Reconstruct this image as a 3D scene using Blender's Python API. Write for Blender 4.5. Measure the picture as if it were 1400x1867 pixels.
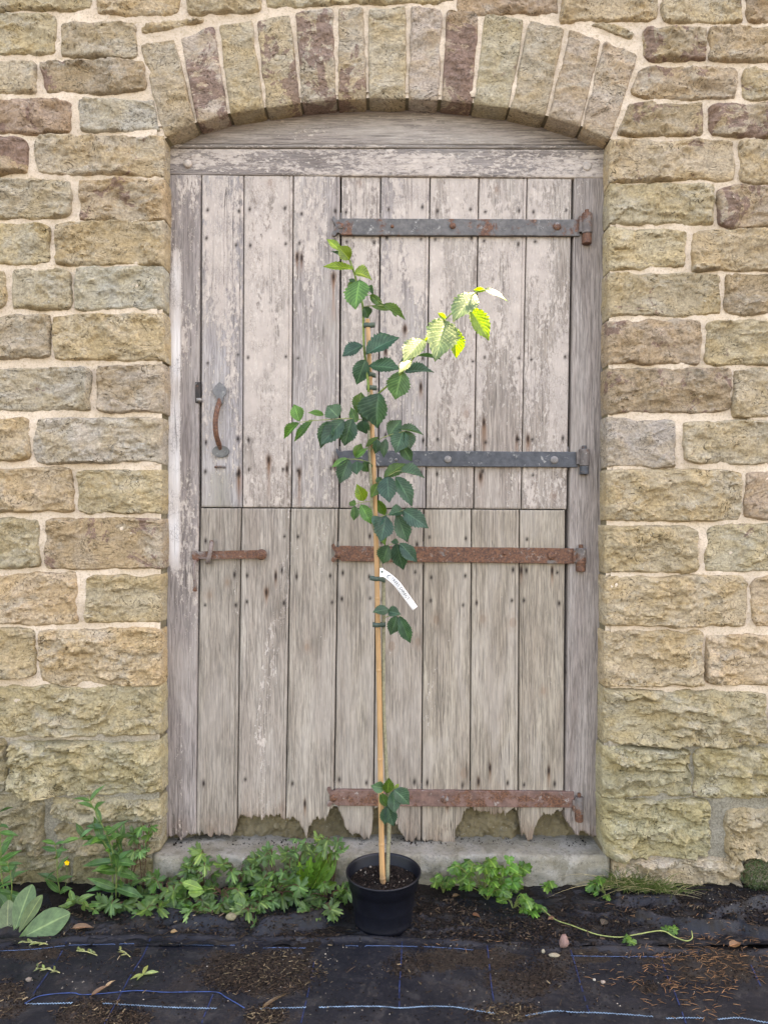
import bpy, math, random
import numpy as np
from mathutils import Vector, Matrix

random.seed(7)
RNG = np.random.default_rng(7)
sc = bpy.context.scene
for o in list(bpy.data.objects):
    bpy.data.objects.remove(o)
COL = sc.collection

# ------------------------------------------------------------------ camera, sky, sun, exposure
F, D, CAMZ, CX, CY = 1290.0, 2.389, 1.27, 700.0, 933.5     # phone main camera held level, 2.4 m from the wall
cam = bpy.data.objects.new('camera', bpy.data.cameras.new('camera'))
COL.objects.link(cam)
cam.location = (0, -D, CAMZ)
cam.rotation_euler = (math.radians(90), 0, 0)
cam.data.sensor_fit = 'VERTICAL'
cam.data.sensor_height = 36.0
cam.data.lens = F / 1867.0 * 36.0
cam.data.clip_start = 0.02
cam.data.clip_end = 500
sc.camera = cam

SUN_EL, SUN_AZ = math.radians(60), math.radians(61.5)          # behind the wall, to the right
wd = bpy.data.worlds.new('World')
sc.world = wd
wd.use_nodes = True
wn = wd.node_tree
bg = wn.nodes['Background']
sky = wn.nodes.new('ShaderNodeTexSky')
sky.sky_type = 'NISHITA'
sky.sun_disc = False
sky.sun_elevation = SUN_EL
sky.sun_rotation = SUN_AZ
sky.air_density = 1.0
sky.dust_density = 1.3
sky.ozone_density = 1.0
wn.links.new(sky.outputs[0], bg.inputs[0])
bg.inputs[1].default_value = 0.15
sl = bpy.data.lights.new('sun', 'SUN')
sl.energy = 5.0
sl.angle = math.radians(0.5)
sl.color = (1.0, 0.94, 0.84)
so = bpy.data.objects.new('sun', sl)
COL.objects.link(so)
sd = Vector((math.sin(SUN_AZ) * math.cos(SUN_EL), math.cos(SUN_AZ) * math.cos(SUN_EL), math.sin(SUN_EL)))
so.rotation_euler = sd.to_track_quat('Z', 'Y').to_euler()
so.location = sd * 8
vs = sc.view_settings
vs.view_transform = 'Standard'
vs.look = 'None'
vs.gamma = 1.0
vs.exposure = 2.88
vs.use_curve_mapping = False
sc.cycles.max_bounces = 5
sc.cycles.diffuse_bounces = 3
sc.cycles.glossy_bounces = 2
vs.use_white_balance = True                                   # the phone's balance for open shade
vs.white_balance_temperature = 9700
vs.white_balance_tint = 20

# ------------------------------------------------------------------ helpers
def W(px, py, y=0.0):
    """photograph position on a plane at depth y -> place"""
    z = D + y
    return Vector(((px - CX) * z / F, y, CAMZ + (CY - py) * z / F))

def G(px, py, h=0.0):
    """photograph position on the ground -> place"""
    z = F * (CAMZ - h) / (py - CY)
    return Vector(((px - CX) * z / F, z - D, h))

def _hash(ix, iy, iz, seed):
    h = (ix.astype(np.int64) * 374761393 + iy.astype(np.int64) * 668265263 + iz.astype(np.int64) * 2147483647 + seed * 974634777) & 0xFFFFFFFF
    h = ((h ^ (h >> 13)) * 1274126177) & 0xFFFFFFFF
    h = (h ^ (h >> 16)) & 0xFFFFFFFF
    h = (h * 2246822519) & 0xFFFFFFFF
    return ((h ^ (h >> 15)) & 0xFFFFFF) / float(0xFFFFFF)

def vnoise(p, seed=0):
    p = np.asarray(p, float)
    i = np.floor(p)
    f = p - i
    f = f * f * f * (f * (f * 6 - 15) + 10)
    i = i.astype(np.int64)
    r = 0
    for dx in (0, 1):
        wx = f[..., 0] if dx else 1 - f[..., 0]
        for dy in (0, 1):
            wy = f[..., 1] if dy else 1 - f[..., 1]
            for dz in (0, 1):
                wz = f[..., 2] if dz else 1 - f[..., 2]
                r = r + wx * wy * wz * _hash(i[..., 0] + dx, i[..., 1] + dy, i[..., 2] + dz, seed)
    return r * 2 - 1

def fbm(p, octv=4, seed=0, gain=0.5):
    a, s, r = 1.0, 1.0, 0
    for k in range(octv):
        r = r + a * vnoise(np.asarray(p) * s + 17.3 * k, seed + k)
        a *= gain
        s *= 2.03
    return r

def facets(x, z, size, seed, tilt=1.0):
    """chipped rock: every cell of a Worley pattern is a tilted plane"""
    gx, gz = x / size, z / size
    ix, iz = np.floor(gx), np.floor(gz)
    best = np.full(gx.shape, 1e9)
    val = np.zeros(gx.shape)
    zero = np.zeros(gx.shape)
    for dx in (-1, 0, 1):
        for dz in (-1, 0, 1):
            cx, cz = ix + dx, iz + dz
            px = cx + _hash(cx, cz, zero, seed)
            pz = cz + _hash(cx, cz, zero, seed + 1)
            d = (gx - px) ** 2 + (gz - pz) ** 2
            h = _hash(cx, cz, zero, seed + 2) - 0.5
            tx = (_hash(cx, cz, zero, seed + 3) - 0.5) * tilt
            tz = (_hash(cx, cz, zero, seed + 4) - 0.5) * tilt
            v = h + tx * (gx - px) + tz * (gz - pz)
            m = d < best
            best = np.where(m, d, best)
            val = np.where(m, v, val)
    return val

def link(o, parent=None):
    COL.objects.link(o)
    if parent is not None:
        o.parent = parent
    return o

def mesh(name, verts, faces, mat, parent=None, smooth=True, color=None, uv=None):
    me = bpy.data.meshes.new(name)
    if isinstance(faces, np.ndarray) and faces.ndim == 2:
        va = np.asarray(verts, dtype=np.float32)
        nf, k = faces.shape
        me.vertices.add(len(va))
        me.vertices.foreach_set('co', va.ravel())
        me.loops.add(nf * k)
        me.loops.foreach_set('vertex_index', faces.astype(np.int32).ravel())
        me.polygons.add(nf)
        me.polygons.foreach_set('loop_start', np.arange(0, nf * k, k, dtype=np.int32))
        me.update(calc_edges=True)
    else:
        me.from_pydata([tuple(v) for v in verts], [], [tuple(f) for f in faces])
    me.polygons.foreach_set('use_smooth', np.full(len(me.polygons), bool(smooth)))
    me.materials.append(mat)
    me.update()
    o = bpy.data.objects.new(name, me)
    if color is not None:
        o.color = color
    return link(o, parent)

def tag(o, label, cat, group=None, kind=None):
    o['label'] = label
    o['category'] = cat
    if group:
        o['group'] = group
    if kind:
        o['kind'] = kind
    return o

def empty(name, loc, label=None, cat=None, group=None):
    o = bpy.data.objects.new(name, None)
    o.empty_display_size = 0.05
    o.location = loc
    link(o)
    if label:
        tag(o, label, cat, group)
    return o

def child(o, parent):
    """parent, keeping the place in the world (parents are unrotated)"""
    o.parent = parent
    o.location = Vector(o.location) - Vector(parent.location)
    return o

def grid_faces(nu, nv, off=0):
    a = np.arange(nu - 1)[None, :] + np.arange(nv - 1)[:, None] * nu + off
    a = a.ravel()
    return np.stack([a, a + 1, a + 1 + nu, a + nu], 1)

class MB:
    def __init__(s):
        s.v, s.f = [], []
    def add(s, v, f):
        n = len(s.v)
        s.v += [tuple(q) for q in v]
        s.f += [tuple(i + n for i in q) for q in f]
    def box(s, a, b):
        x0, y0, z0 = a
        x1, y1, z1 = b
        s.add([(x0, y0, z0), (x1, y0, z0), (x1, y1, z0), (x0, y1, z0), (x0, y0, z1), (x1, y0, z1), (x1, y1, z1), (x0, y1, z1)],
              [(0, 3, 2, 1), (4, 5, 6, 7), (0, 1, 5, 4), (1, 2, 6, 5), (2, 3, 7, 6), (3, 0, 4, 7)])
    def tube(s, pts, rad, n=6, caps=True):
        pts = [Vector(p) for p in pts]
        if not hasattr(rad, '__len__'):
            rad = [rad] * len(pts)
        rings, up = [], None
        for i, p in enumerate(pts):
            t = (pts[min(i + 1, len(pts) - 1)] - pts[max(i - 1, 0)])
            if t.length < 1e-9:
                t = Vector((0, 0, 1))
            t.normalize()
            if up is None:
                up = Vector((1, 0, 0)) if abs(t.x) < 0.8 else Vector((0, 1, 0))
            a = (up - t * up.dot(t))
            if a.length < 1e-6:
                a = t.orthogonal()
            a.normalize()
            up = a
            b = t.cross(a)
            rings.append([p + (a * math.cos(2 * math.pi * k / n) + b * math.sin(2 * math.pi * k / n)) * rad[i] for k in range(n)])
        v = [q for r in rings for q in r]
        f = []
        for i in range(len(pts) - 1):
            for k in range(n):
                f.append((i * n + k, i * n + (k + 1) % n, (i + 1) * n + (k + 1) % n, (i + 1) * n + k))
        if caps:
            f.append(tuple(range(n))[::-1])
            f.append(tuple((len(pts) - 1) * n + k for k in range(n)))
        s.add(v, f)
    def lathe(s, prof, c=(0, 0, 0), n=24, axis='z'):
        v, f = [], []
        for r, h in prof:
            for k in range(n):
                a = 2 * math.pi * k / n
                if axis == 'z':
                    v.append((c[0] + r * math.cos(a), c[1] + r * math.sin(a), c[2] + h))
                else:
                    v.append((c[0] + r * math.cos(a), c[1] - h, c[2] + r * math.sin(a)))
        for i in range(len(prof) - 1):
            for k in range(n):
                f.append((i * n + k, i * n + (k + 1) % n, (i + 1) * n + (k + 1) % n, (i + 1) * n + k))
        s.add(v, f)
    def prism(s, poly, y0, y1):
        """outline of (x, z) points, front at y0, back at y1"""
        n = len(poly)
        v = [(x, y0, z) for x, z in poly] + [(x, y1, z) for x, z in poly]
        f = [tuple(range(n)), tuple(range(2 * n - 1, n - 1, -1))]
        f += [(i, i + n, (i + 1) % n + n, (i + 1) % n) for i in range(n)]
        s.add(v, f)
    def build(s, name, mat, parent=None, smooth=True, color=None, sharp=None):
        o = mesh(name, s.v, s.f, mat, parent, smooth, color)
        if sharp:
            o.data.set_sharp_from_angle(angle=math.radians(sharp))
        return o

def smooth_path(pts, k=6):
    """Catmull-Rom through the points"""
    P = [Vector(p) for p in pts]
    if len(P) < 3:
        return P
    P = [P[0] * 2 - P[1]] + P + [P[-1] * 2 - P[-2]]
    out = []
    for i in range(1, len(P) - 2):
        a, b, c, d = P[i - 1:i + 3]
        for j in range(k):
            t = j / k
            out.append(0.5 * (2 * b + (c - a) * t + (2 * a - 5 * b + 4 * c - d) * t * t + (3 * b - a - 3 * c + d) * t ** 3))
    out.append(P[-2])
    return out

# ------------------------------------------------------------------ materials
class Mt:
    def __init__(s, name, rough=0.9, spec=0.3):
        s.m = bpy.data.materials.new(name)
        s.m.use_nodes = True
        s.t = s.m.node_tree
        s.b = s.t.nodes['Principled BSDF']
        s.b.inputs['Roughness'].default_value = rough
        s.b.inputs['Specular IOR Level'].default_value = spec
    def n(s, typ, ins=None, **at):
        nd = s.t.nodes.new('ShaderNode' + typ)
        for k, v in at.items():
            setattr(nd, k, v)
        for k, v in (ins or {}).items():
            s.put(nd.inputs[k], v)
        return nd
    def put(s, sock, v):
        if isinstance(v, bpy.types.NodeSocket):
            s.t.links.new(v, sock)
        elif isinstance(v, tuple) and len(v) == 3 and sock.type == 'RGBA':
            sock.default_value = (*v, 1)
        else:
            sock.default_value = v
    def math(s, op, a, b=0.0, c=0.0):
        return s.n('Math', {0: a, 1: b, 2: c}, operation=op).outputs[0]
    def mix(s, f, a, b, mode='MIX'):
        nd = s.n('Mix', data_type='RGBA', blend_type=mode)
        s.put(nd.inputs[0], f)
        s.put(nd.inputs[6], a)
        s.put(nd.inputs[7], b)
        return nd.outputs[2]
    def rng(s, v, a, b, c=0.0, d=1.0, smooth=True):
        nd = s.n('MapRange', {0: v, 1: a, 2: b, 3: c, 4: d})
        if smooth:
            nd.interpolation_type = 'SMOOTHSTEP'
        return nd.outputs[0]
    def noise(s, vec, scale, detail=4.0, rough=0.55, dist=0.0):
        return s.n('TexNoise', {'Vector': vec, 'Scale': scale, 'Detail': detail, 'Roughness': rough, 'Distortion': dist}).outputs[0]
    def pos(s, rand=True, scale=(1, 1, 1)):
        p = s.n('NewGeometry').outputs['Position']
        if rand:
            r = s.n('ObjectInfo').outputs['Random']
            r = s.math('MULTIPLY', r, 37.0)
            p = s.n('VectorMath', {0: p, 1: r}, operation='ADD').outputs[0]
        if scale != (1, 1, 1):
            p = s.n('VectorMath', {0: p, 1: scale}, operation='MULTIPLY').outputs[0]
        return p
    def bump(s, h, strength=0.5, dist=0.004, normal=None):
        ins = {'Height': h, 'Strength': strength, 'Distance': dist}
        if normal is not None:
            ins['Normal'] = normal
        return s.n('Bump', ins).outputs[0]
    def base(s, c):
        s.put(s.b.inputs['Base Color'], c)
    def normal(s, n):
        s.put(s.b.inputs['Normal'], n)

def mk_stone():
    s = Mt('sandstone', 0.92, 0.15)
    p = s.pos()
    info = s.n('ObjectInfo')
    col, al = info.outputs['Color'], info.outputs['Alpha']
    ps = s.pos(scale=(1, 1, 1.6))
    big = s.noise(ps, 7.0, 4.0, 0.6, 0.6)
    med = s.noise(ps, 26.0, 4.0, 0.68, 0.4)
    fine = s.noise(p, 130.0, 3.0, 0.8)
    c = s.mix(s.rng(big, 0.40, 0.62), col, s.mix(1.0, col, (1.0, 0.93, 0.80), 'MULTIPLY'))
    grey = s.noise(s.n('VectorMath', {0: ps, 1: (5, 9, 2)}, operation='ADD').outputs[0], 6.0, 5.0, 0.66, 0.5)
    c = s.mix(s.math('MULTIPLY', s.rng(grey, 0.54, 0.62), 0.32), c, (0.375, 0.352, 0.300))
    pur = s.noise(s.n('VectorMath', {0: p, 1: (15, 3, 8)}, operation='ADD').outputs[0], 7.5, 5.0, 0.74, 0.5)
    thr = s.math('SUBTRACT', 0.72, s.math('MULTIPLY', al, 0.29))
    pm = s.math('SUBTRACT', pur, thr)
    c = s.mix(s.math('MULTIPLY', s.rng(pm, 0.0, 0.03), 0.72), c, (0.178, 0.105, 0.088))
    mm = s.rng(med, 0.30, 0.70, 0.86, 1.14)
    c = s.mix(1.0, c, s.n('CombineColor', {0: mm, 1: mm, 2: mm}).outputs[0], 'MULTIPLY')
    fm = s.rng(fine, 0.30, 0.70, 0.76, 1.24)
    c = s.mix(1.0, c, s.n('CombineColor', {0: fm, 1: fm, 2: fm}).outputs[0], 'MULTIPLY')
    lich = s.noise(p, 110.0, 2.0, 0.8, 0.5)
    lm = s.math('MULTIPLY', s.rng(lich, 0.60, 0.68), s.rng(s.noise(p, 7.0, 3.0), 0.56, 0.66))
    c = s.mix(s.math('MULTIPLY', lm, 0.6), c, (0.52, 0.49, 0.42))
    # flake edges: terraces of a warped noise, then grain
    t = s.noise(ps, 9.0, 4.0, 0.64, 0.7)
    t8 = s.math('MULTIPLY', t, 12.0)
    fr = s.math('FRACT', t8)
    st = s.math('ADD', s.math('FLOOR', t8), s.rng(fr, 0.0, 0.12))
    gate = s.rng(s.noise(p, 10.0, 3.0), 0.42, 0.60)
    flake_shade = s.math('MULTIPLY', s.rng(fr, 0.20, 0.02), gate)
    c = s.mix(s.math('MULTIPLY', flake_shade, 0.78), c, (0.050, 0.040, 0.024))  # shade along the flake ledges, darkened into the stone colour for contrast
    s.base(c)
    hgt = s.math('ADD', s.math('MULTIPLY', st, 0.9), s.math('MULTIPLY', fine, 0.5))
    hgt = s.math('ADD', hgt, s.math('MULTIPLY', med, 0.9))
    s.normal(s.bump(hgt, 0.85, 0.0062))
    return s.m

def mk_mortar():
    s = Mt('lime_mortar', 0.95, 0.1)
    p = s.pos(False)
    g = s.noise(p, 150.0, 4.0, 0.8)
    n = s.noise(p, 6.0, 4.0, 0.6)
    c = s.mix(s.rng(n, 0.3, 0.7), (0.71, 0.575, 0.445), (0.58, 0.465, 0.355))
    c = s.mix(s.math('MULTIPLY', s.rng(g, 0.52, 0.62), 0.62), c, (0.36, 0.27, 0.18))
    c = s.mix(s.math('MULTIPLY', s.rng(g, 0.42, 0.3), 0.5), c, (0.82, 0.74, 0.62))
    c = s.mix(s.math('MULTIPLY', s.rng(s.noise(p, 17.0, 5.0, 0.7, 0.5), 0.52, 0.68), 0.45), c, (0.42, 0.33, 0.22))
    # old grey cement pointing low down, with its own ragged border
    z = s.n('SeparateXYZ', {0: p}).outputs[2]
    zz = s.math('ADD', z, s.math('MULTIPLY', s.noise(p, 5.0, 4.0), 0.35))
    c = s.mix(s.rng(zz, 0.86, 0.6), c, s.mix(s.rng(g, 0.35, 0.65), (0.33, 0.30, 0.24), (0.18, 0.16, 0.12)))
    s.base(c)
    s.normal(s.bump(s.math('ADD', g, s.noise(p, 90.0, 3.0)), 0.7, 0.004))
    return s.m

def mk_wood(hz=False):
    """weathered board: obj.color = bare wood, alpha = how much paint is left"""
    s = Mt('weathered_board', 0.85, 0.2)
    def along(k):
        return s.pos(scale=(k, 1, 1) if hz else (1, 1, k))
    info = s.n('ObjectInfo')
    col, al = info.outputs['Color'], info.outputs['Alpha']
    p = s.pos()
    pl = along(0.07)
    pm_ = along(0.20)
    st = s.n('Attribute', attribute_name='stain')
    sx = s.n('SeparateColor', {0: st.outputs['Color']})
    grain = s.noise(pl, 170.0, 3.0, 0.75, 0.6)
    broad = s.noise(along(0.12), 17.0, 3.0, 0.6, 0.5)
    w = s.mix(s.rng(broad, 0.3, 0.7), col, s.mix(1.0, col, (0.76, 0.73, 0.72), 'MULTIPLY'))
    gm = s.rng(grain, 0.28, 0.70, 0.62, 1.28)
    w = s.mix(1.0, w, s.n('CombineColor', {0: gm, 1: gm, 2: gm}).outputs[0], 'MULTIPLY')
    # pale bleached streaks
    bl = s.noise(along(0.03), 60.0, 4.0, 0.6)
    w = s.mix(s.math('MULTIPLY', s.rng(bl, 0.55, 0.7), 0.12), w, (0.50, 0.45, 0.39))
    fl_ = s.noise(along(0.03), 300.0, 2.0, 0.6, 0.3)
    w = s.mix(s.math('MULTIPLY', s.rng(fl_, 0.54, 0.64), 0.45), w, (0.11, 0.092, 0.078))
    pt = s.noise(along(0.22), 6.5, 4.0, 0.62, 0.6)
    w = s.mix(s.math('MULTIPLY', s.rng(pt, 0.50, 0.66), 0.34), w, (0.47, 0.415, 0.365))
    w = s.mix(s.math('MULTIPLY', s.rng(pt, 0.46, 0.32), 0.34), w, s.mix(1.0, w, (0.62, 0.58, 0.54), 'MULTIPLY'))
    # paint that is left
    a = s.noise(pm_, 9.0, 5.0, 0.64, 0.3)
    b = s.noise(along(0.4), 95.0, 4.0, 0.8, 0.2)
    f = s.math('ADD', s.math('MULTIPLY', a, 0.75), s.math('MULTIPLY', b, 0.55))
    thr = s.math('SUBTRACT', s.math('SUBTRACT', 0.86, s.math('MULTIPLY', al, 0.36)), s.math('MULTIPLY', st.outputs['Alpha'], 0.42))
    cr = s.n('TexVoronoi', {'Vector': s.n('VectorMath', {0: along(0.5), 1: s.n('VectorMath', {0: s.n('TexNoise', {'Vector': p, 'Scale': 50.0}).outputs[1], 1: (0.012, 0.012, 0.012)}, operation='MULTIPLY').outputs[0]}, operation='ADD').outputs[0], 'Scale': 150.0}, feature='DISTANCE_TO_EDGE').outputs[0]
    crack = s.math('MAXIMUM', s.rng(cr, 0.01, 0.09), s.rng(s.noise(p, 15.0, 3.0), 0.58, 0.44))
    pm = s.math('MULTIPLY', s.rng(s.math('SUBTRACT', f, thr), -0.02, 0.025), s.rng(crack, 0.0, 1.0, 0.42, 1.0, False))
    pc = s.mix(s.rng(s.noise(p, 14.0, 4.0, 0.6), 0.3, 0.7), (0.50, 0.425, 0.372), (0.425, 0.36, 0.318))
    pc = s.mix(s.math('MULTIPLY', s.rng(b, 0.52, 0.70), 0.6), pc, (0.66, 0.59, 0.51))
    pc = s.mix(s.math('MULTIPLY', st.outputs['Alpha'], 0.8), pc, (0.76, 0.73, 0.71))
    c = s.mix(pm, w, pc)
    # rust runs, dark nail holes, algae (vertex stains)
    rs = s.math('MULTIPLY', sx.outputs[0], s.rng(grain, 0.25, 0.7, 0.55, 1.2))
    c = s.mix(s.math('MINIMUM', rs, 0.85), c, (0.20, 0.085, 0.035))
    c = s.mix(sx.outputs[1], c, (0.028, 0.02, 0.017))
    c = s.mix(s.math('MULTIPLY', sx.outputs[2], s.rng(grain, 0.3, 0.7, 0.08, 0.5)), c, (0.17, 0.165, 0.085))
    # long shakes along the grain
    sh = s.noise(along(0.012), 42.0, 3.0, 0.6, 0.2)
    shm = s.math('MULTIPLY', s.rng(s.math('ABSOLUTE', s.math('SUBTRACT', sh, 0.5)), 0.008, 0.0), s.rng(s.noise(along(0.25), 11.0, 3.0), 0.48, 0.60))
    c = s.mix(s.math('MULTIPLY', shm, 0.7), c, (0.05, 0.04, 0.035))
    s.base(c)
    h = s.math('ADD', s.math('MULTIPLY', pm, 0.55), s.math('MULTIPLY', grain, 0.9))
    h = s.math('SUBTRACT', h, s.math('MULTIPLY', shm, 1.0))
    s.normal(s.bump(h, 0.8, 0.0026))
    return s.m

def mk_iron():
    """obj.color = sound surface, alpha = rust share"""
    s = Mt('old_iron', 0.62, 0.4)
    info = s.n('ObjectInfo')
    col, al = info.outputs['Color'], info.outputs['Alpha']
    p = s.pos()
    n = s.noise(p, 13.0, 7.0, 0.70, 0.4)
    g = s.noise(p, 150.0, 4.0, 0.7)
    thr = s.math('SUBTRACT', 0.80, s.math('MULTIPLY', al, 0.55))
    rm = s.rng(s.math('SUBTRACT', n, thr), -0.03, 0.05)
    rust = s.mix(s.rng(g, 0.35, 0.65), (0.068, 0.031, 0.022), (0.19, 0.080, 0.042))
    rust = s.mix(s.math('MULTIPLY', s.rng(s.noise(p, 60.0, 5.0, 0.7), 0.58, 0.68), 0.5), rust, (0.34, 0.27, 0.22))
    base = s.mix(s.rng(s.noise(p, 45.0, 6.0, 0.7), 0.3, 0.7), col, s.mix(1.0, col, (1.9, 1.85, 1.8), 'MULTIPLY'))
    base = s.mix(s.math('MULTIPLY', s.rng(s.noise(p, 30.0, 6.0, 0.75, 0.5), 0.58, 0.66), 0.65), base, (0.42, 0.40, 0.37))
    s.base(s.mix(rm, base, rust))
    s.normal(s.bump(s.math('ADD', g, s.noise(p, 40.0, 4.0)), 0.4, 0.003))
    return s.m

def mk_leaf():
    """obj.color = blade colour; UV: u -1..1 across, v 0..1 along"""
    s = Mt('leaf_blade', 0.42, 0.45)
    inf = s.n('ObjectInfo')
    col = inf.outputs['Color']
    uv = s.n('SeparateXYZ', {0: s.n('UVMap', uv_map='UVMap').outputs[0]})
    u = s.math('ABSOLUTE', s.math('SUBTRACT', s.math('MULTIPLY', uv.outputs[0], 2.0), 1.0))
    v = uv.outputs[1]
    mid = s.rng(u, 0.11, 0.03)
    ph = s.math('FRACT', s.math('SUBTRACT', s.math('MULTIPLY', v, 9.0), s.math('MULTIPLY', u, 2.6)))
    vein = s.rng(s.math('ABSOLUTE', s.math('SUBTRACT', ph, 0.5)), 0.22, 0.02)
    vm = s.math('MAXIMUM', s.math('MULTIPLY', mid, 1.0), s.math('MULTIPLY', s.math('MULTIPLY', vein, 0.6), inf.outputs['Alpha']))
    n = s.rng(s.noise(s.pos(), 40.0, 4.0, 0.6), 0.3, 0.7, 0.75, 1.25)
    c = s.mix(1.0, col, s.n('CombineColor', {0: n, 1: n, 2: n}).outputs[0], 'MULTIPLY')
    c = s.mix(s.math('MULTIPLY', vm, 0.75), c, s.mix(1.0, c, (2.6, 2.1, 2.1), 'MULTIPLY'))
    s.base(c)
    tr = s.n('BsdfTranslucent', {'Color': s.mix(1.0, c, (2.0, 2.4, 0.75), 'MULTIPLY')})
    mx = s.n('MixShader', {0: 0.34, 1: s.b.outputs[0], 2: tr.outputs[0]})
    s.t.links.new(mx.outputs[0], s.t.nodes['Material Output'].inputs[0])
    s.normal(s.bump(s.math('SUBTRACT', 1.0, vm), 0.3, 0.002))
    return s.m

def mk_plain(name, c, rough=0.8, spec=0.3, var=0.25, scale=40.0, bump=0.3, bscale=None, stretch=(1, 1, 1), island=0.0, use_obj=False, dist=0.003):
    s = Mt(name, rough, spec)
    p = s.pos(scale=stretch)
    n = s.noise(p, scale, 5.0, 0.65)
    m = s.rng(n, 0.28, 0.72, 1 - var, 1 + var)
    src = s.n('ObjectInfo').outputs['Color'] if use_obj else c
    cc = s.mix(1.0, src, s.n('CombineColor', {0: m, 1: m, 2: m}).outputs[0], 'MULTIPLY')
    if island:
        r = s.n('NewGeometry').outputs['Random Per Island']
        k = s.rng(s.math('POWER', r, 2.2), 0.0, 1.0, 1 - island * 0.55, 1 + island * 2.2, False)
        cc = s.mix(1.0, cc, s.n('CombineColor', {0: k, 1: k, 2: k}).outputs[0], 'MULTIPLY')
    s.base(cc)
    if bump:
        s.normal(s.bump(s.noise(p, bscale or scale * 2, 5.0, 0.65), bump, dist))
    return s.m

def mk_fabric():
    s = Mt('woven_membrane', 0.55, 0.22)
    p = s.pos(False)
    n = s.noise(p, 5.0, 6.0, 0.62)
    d = s.noise(p, 26.0, 6.0, 0.7)
    wx = s.n('TexWave', {'Vector': p, 'Scale': 115.0}, bands_direction='X').outputs[1]
    wy = s.n('TexWave', {'Vector': p, 'Scale': 115.0}, bands_direction='Y').outputs[1]
    c = s.mix(s.rng(n, 0.35, 0.7), (0.0075, 0.0088, 0.0135), (0.0150, 0.0160, 0.0205))
    dm = s.math('MULTIPLY', s.rng(s.math('ADD', s.math('MULTIPLY', n, 0.5), s.math('MULTIPLY', d, 0.5)), 0.53, 0.62), 0.6)
    c = s.mix(dm, c, (0.024, 0.018, 0.014))
    so_ = s.n('Attribute', attribute_name='soil').outputs['Fac']
    sm = s.rng(s.math('ADD', so_, s.math('MULTIPLY', s.math('SUBTRACT', s.noise(p, 55.0, 5.0, 0.75), 0.5), 1.6)), 0.42, 0.62)
    c = s.mix(s.math('MULTIPLY', sm, 0.9), c, s.mix(s.rng(s.noise(p, 160.0, 4.0, 0.8), 0.35, 0.68), (0.0085, 0.0060, 0.0045), (0.044, 0.030, 0.019)))
    dust = s.math('MULTIPLY', s.rng(s.noise(p, 90.0, 4.0, 0.8), 0.56, 0.70), 0.36)
    c = s.mix(s.math('MULTIPLY', s.rng(s.noise(p, 11.0, 5.0, 0.75, 0.6), 0.50, 0.66), 0.5), c, (0.046, 0.045, 0.045))
    c = s.mix(dust, c, (0.13, 0.115, 0.09))
    s.base(c)
    s.put(s.b.inputs['Roughness'], s.rng(s.math('MAXIMUM', dm, sm), 0.0, 0.7, 0.42, 0.95))
    h = s.math('ADD', s.math('MULTIPLY', s.math('MULTIPLY', wx, wy), 0.4), s.math('MULTIPLY', d, 1.5))
    h = s.math('ADD', h, s.math('MULTIPLY', sm, s.math('ADD', 0.6, s.math('MULTIPLY', s.noise(p, 130.0, 3.0, 0.8), 1.8))))
    s.normal(s.bump(h, 0.4, 0.003))
    return s.m

def mk_film():
    s = Mt('crumpled_membrane', 0.45, 0.28)
    p = s.pos(False)
    n = s.noise(p, 18.0, 6.0, 0.65)
    c = s.mix(s.rng(n, 0.45, 0.7), (0.0065, 0.0075, 0.0110), (0.020, 0.016, 0.0125))
    c = s.mix(s.math('MULTIPLY', s.rng(s.noise(p, 110.0, 4.0, 0.7), 0.6, 0.7), 0.3), c, (0.16, 0.14, 0.11))
    s.base(c)
    s.put(s.b.inputs['Roughness'], s.rng(n, 0.4, 0.7, 0.40, 0.9))
    s.normal(s.bump(s.math('ADD', s.noise(p, 35.0, 5.0, 0.6), s.math('MULTIPLY', s.noise(p, 200.0, 3.0), 0.3)), 0.5, 0.008))
    return s.m

def mk_concrete():
    s = Mt('concrete', 0.92, 0.2)
    p = s.pos(False)
    n = s.noise(p, 9.0, 6.0, 0.65)
    g = s.noise(p, 95.0, 5.0, 0.8)
    c = s.mix(s.rng(n, 0.3, 0.7), s.n('ObjectInfo').outputs['Color'], s.mix(1.0, s.n('ObjectInfo').outputs['Color'], (0.70, 0.66, 0.56), 'MULTIPLY'))
    c = s.mix(s.math('MULTIPLY', s.rng(s.noise(p, 14.0, 5.0, 0.75, 0.4), 0.51, 0.64), 0.62), c, (0.16, 0.14, 0.095))
    c = s.mix(s.math('MULTIPLY', s.rng(g, 0.54, 0.62), 0.6), c, (0.12, 0.11, 0.09))
    c = s.mix(s.math('MULTIPLY', s.rng(g, 0.40, 0.32), 0.4), c, (0.62, 0.60, 0.56))
    s.base(c)
    s.normal(s.bump(s.math('ADD', g, s.math('MULTIPLY', s.noise(p, 34.0, 5.0, 0.7), 1.6)), 0.9, 0.006))
    return s.m

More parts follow.
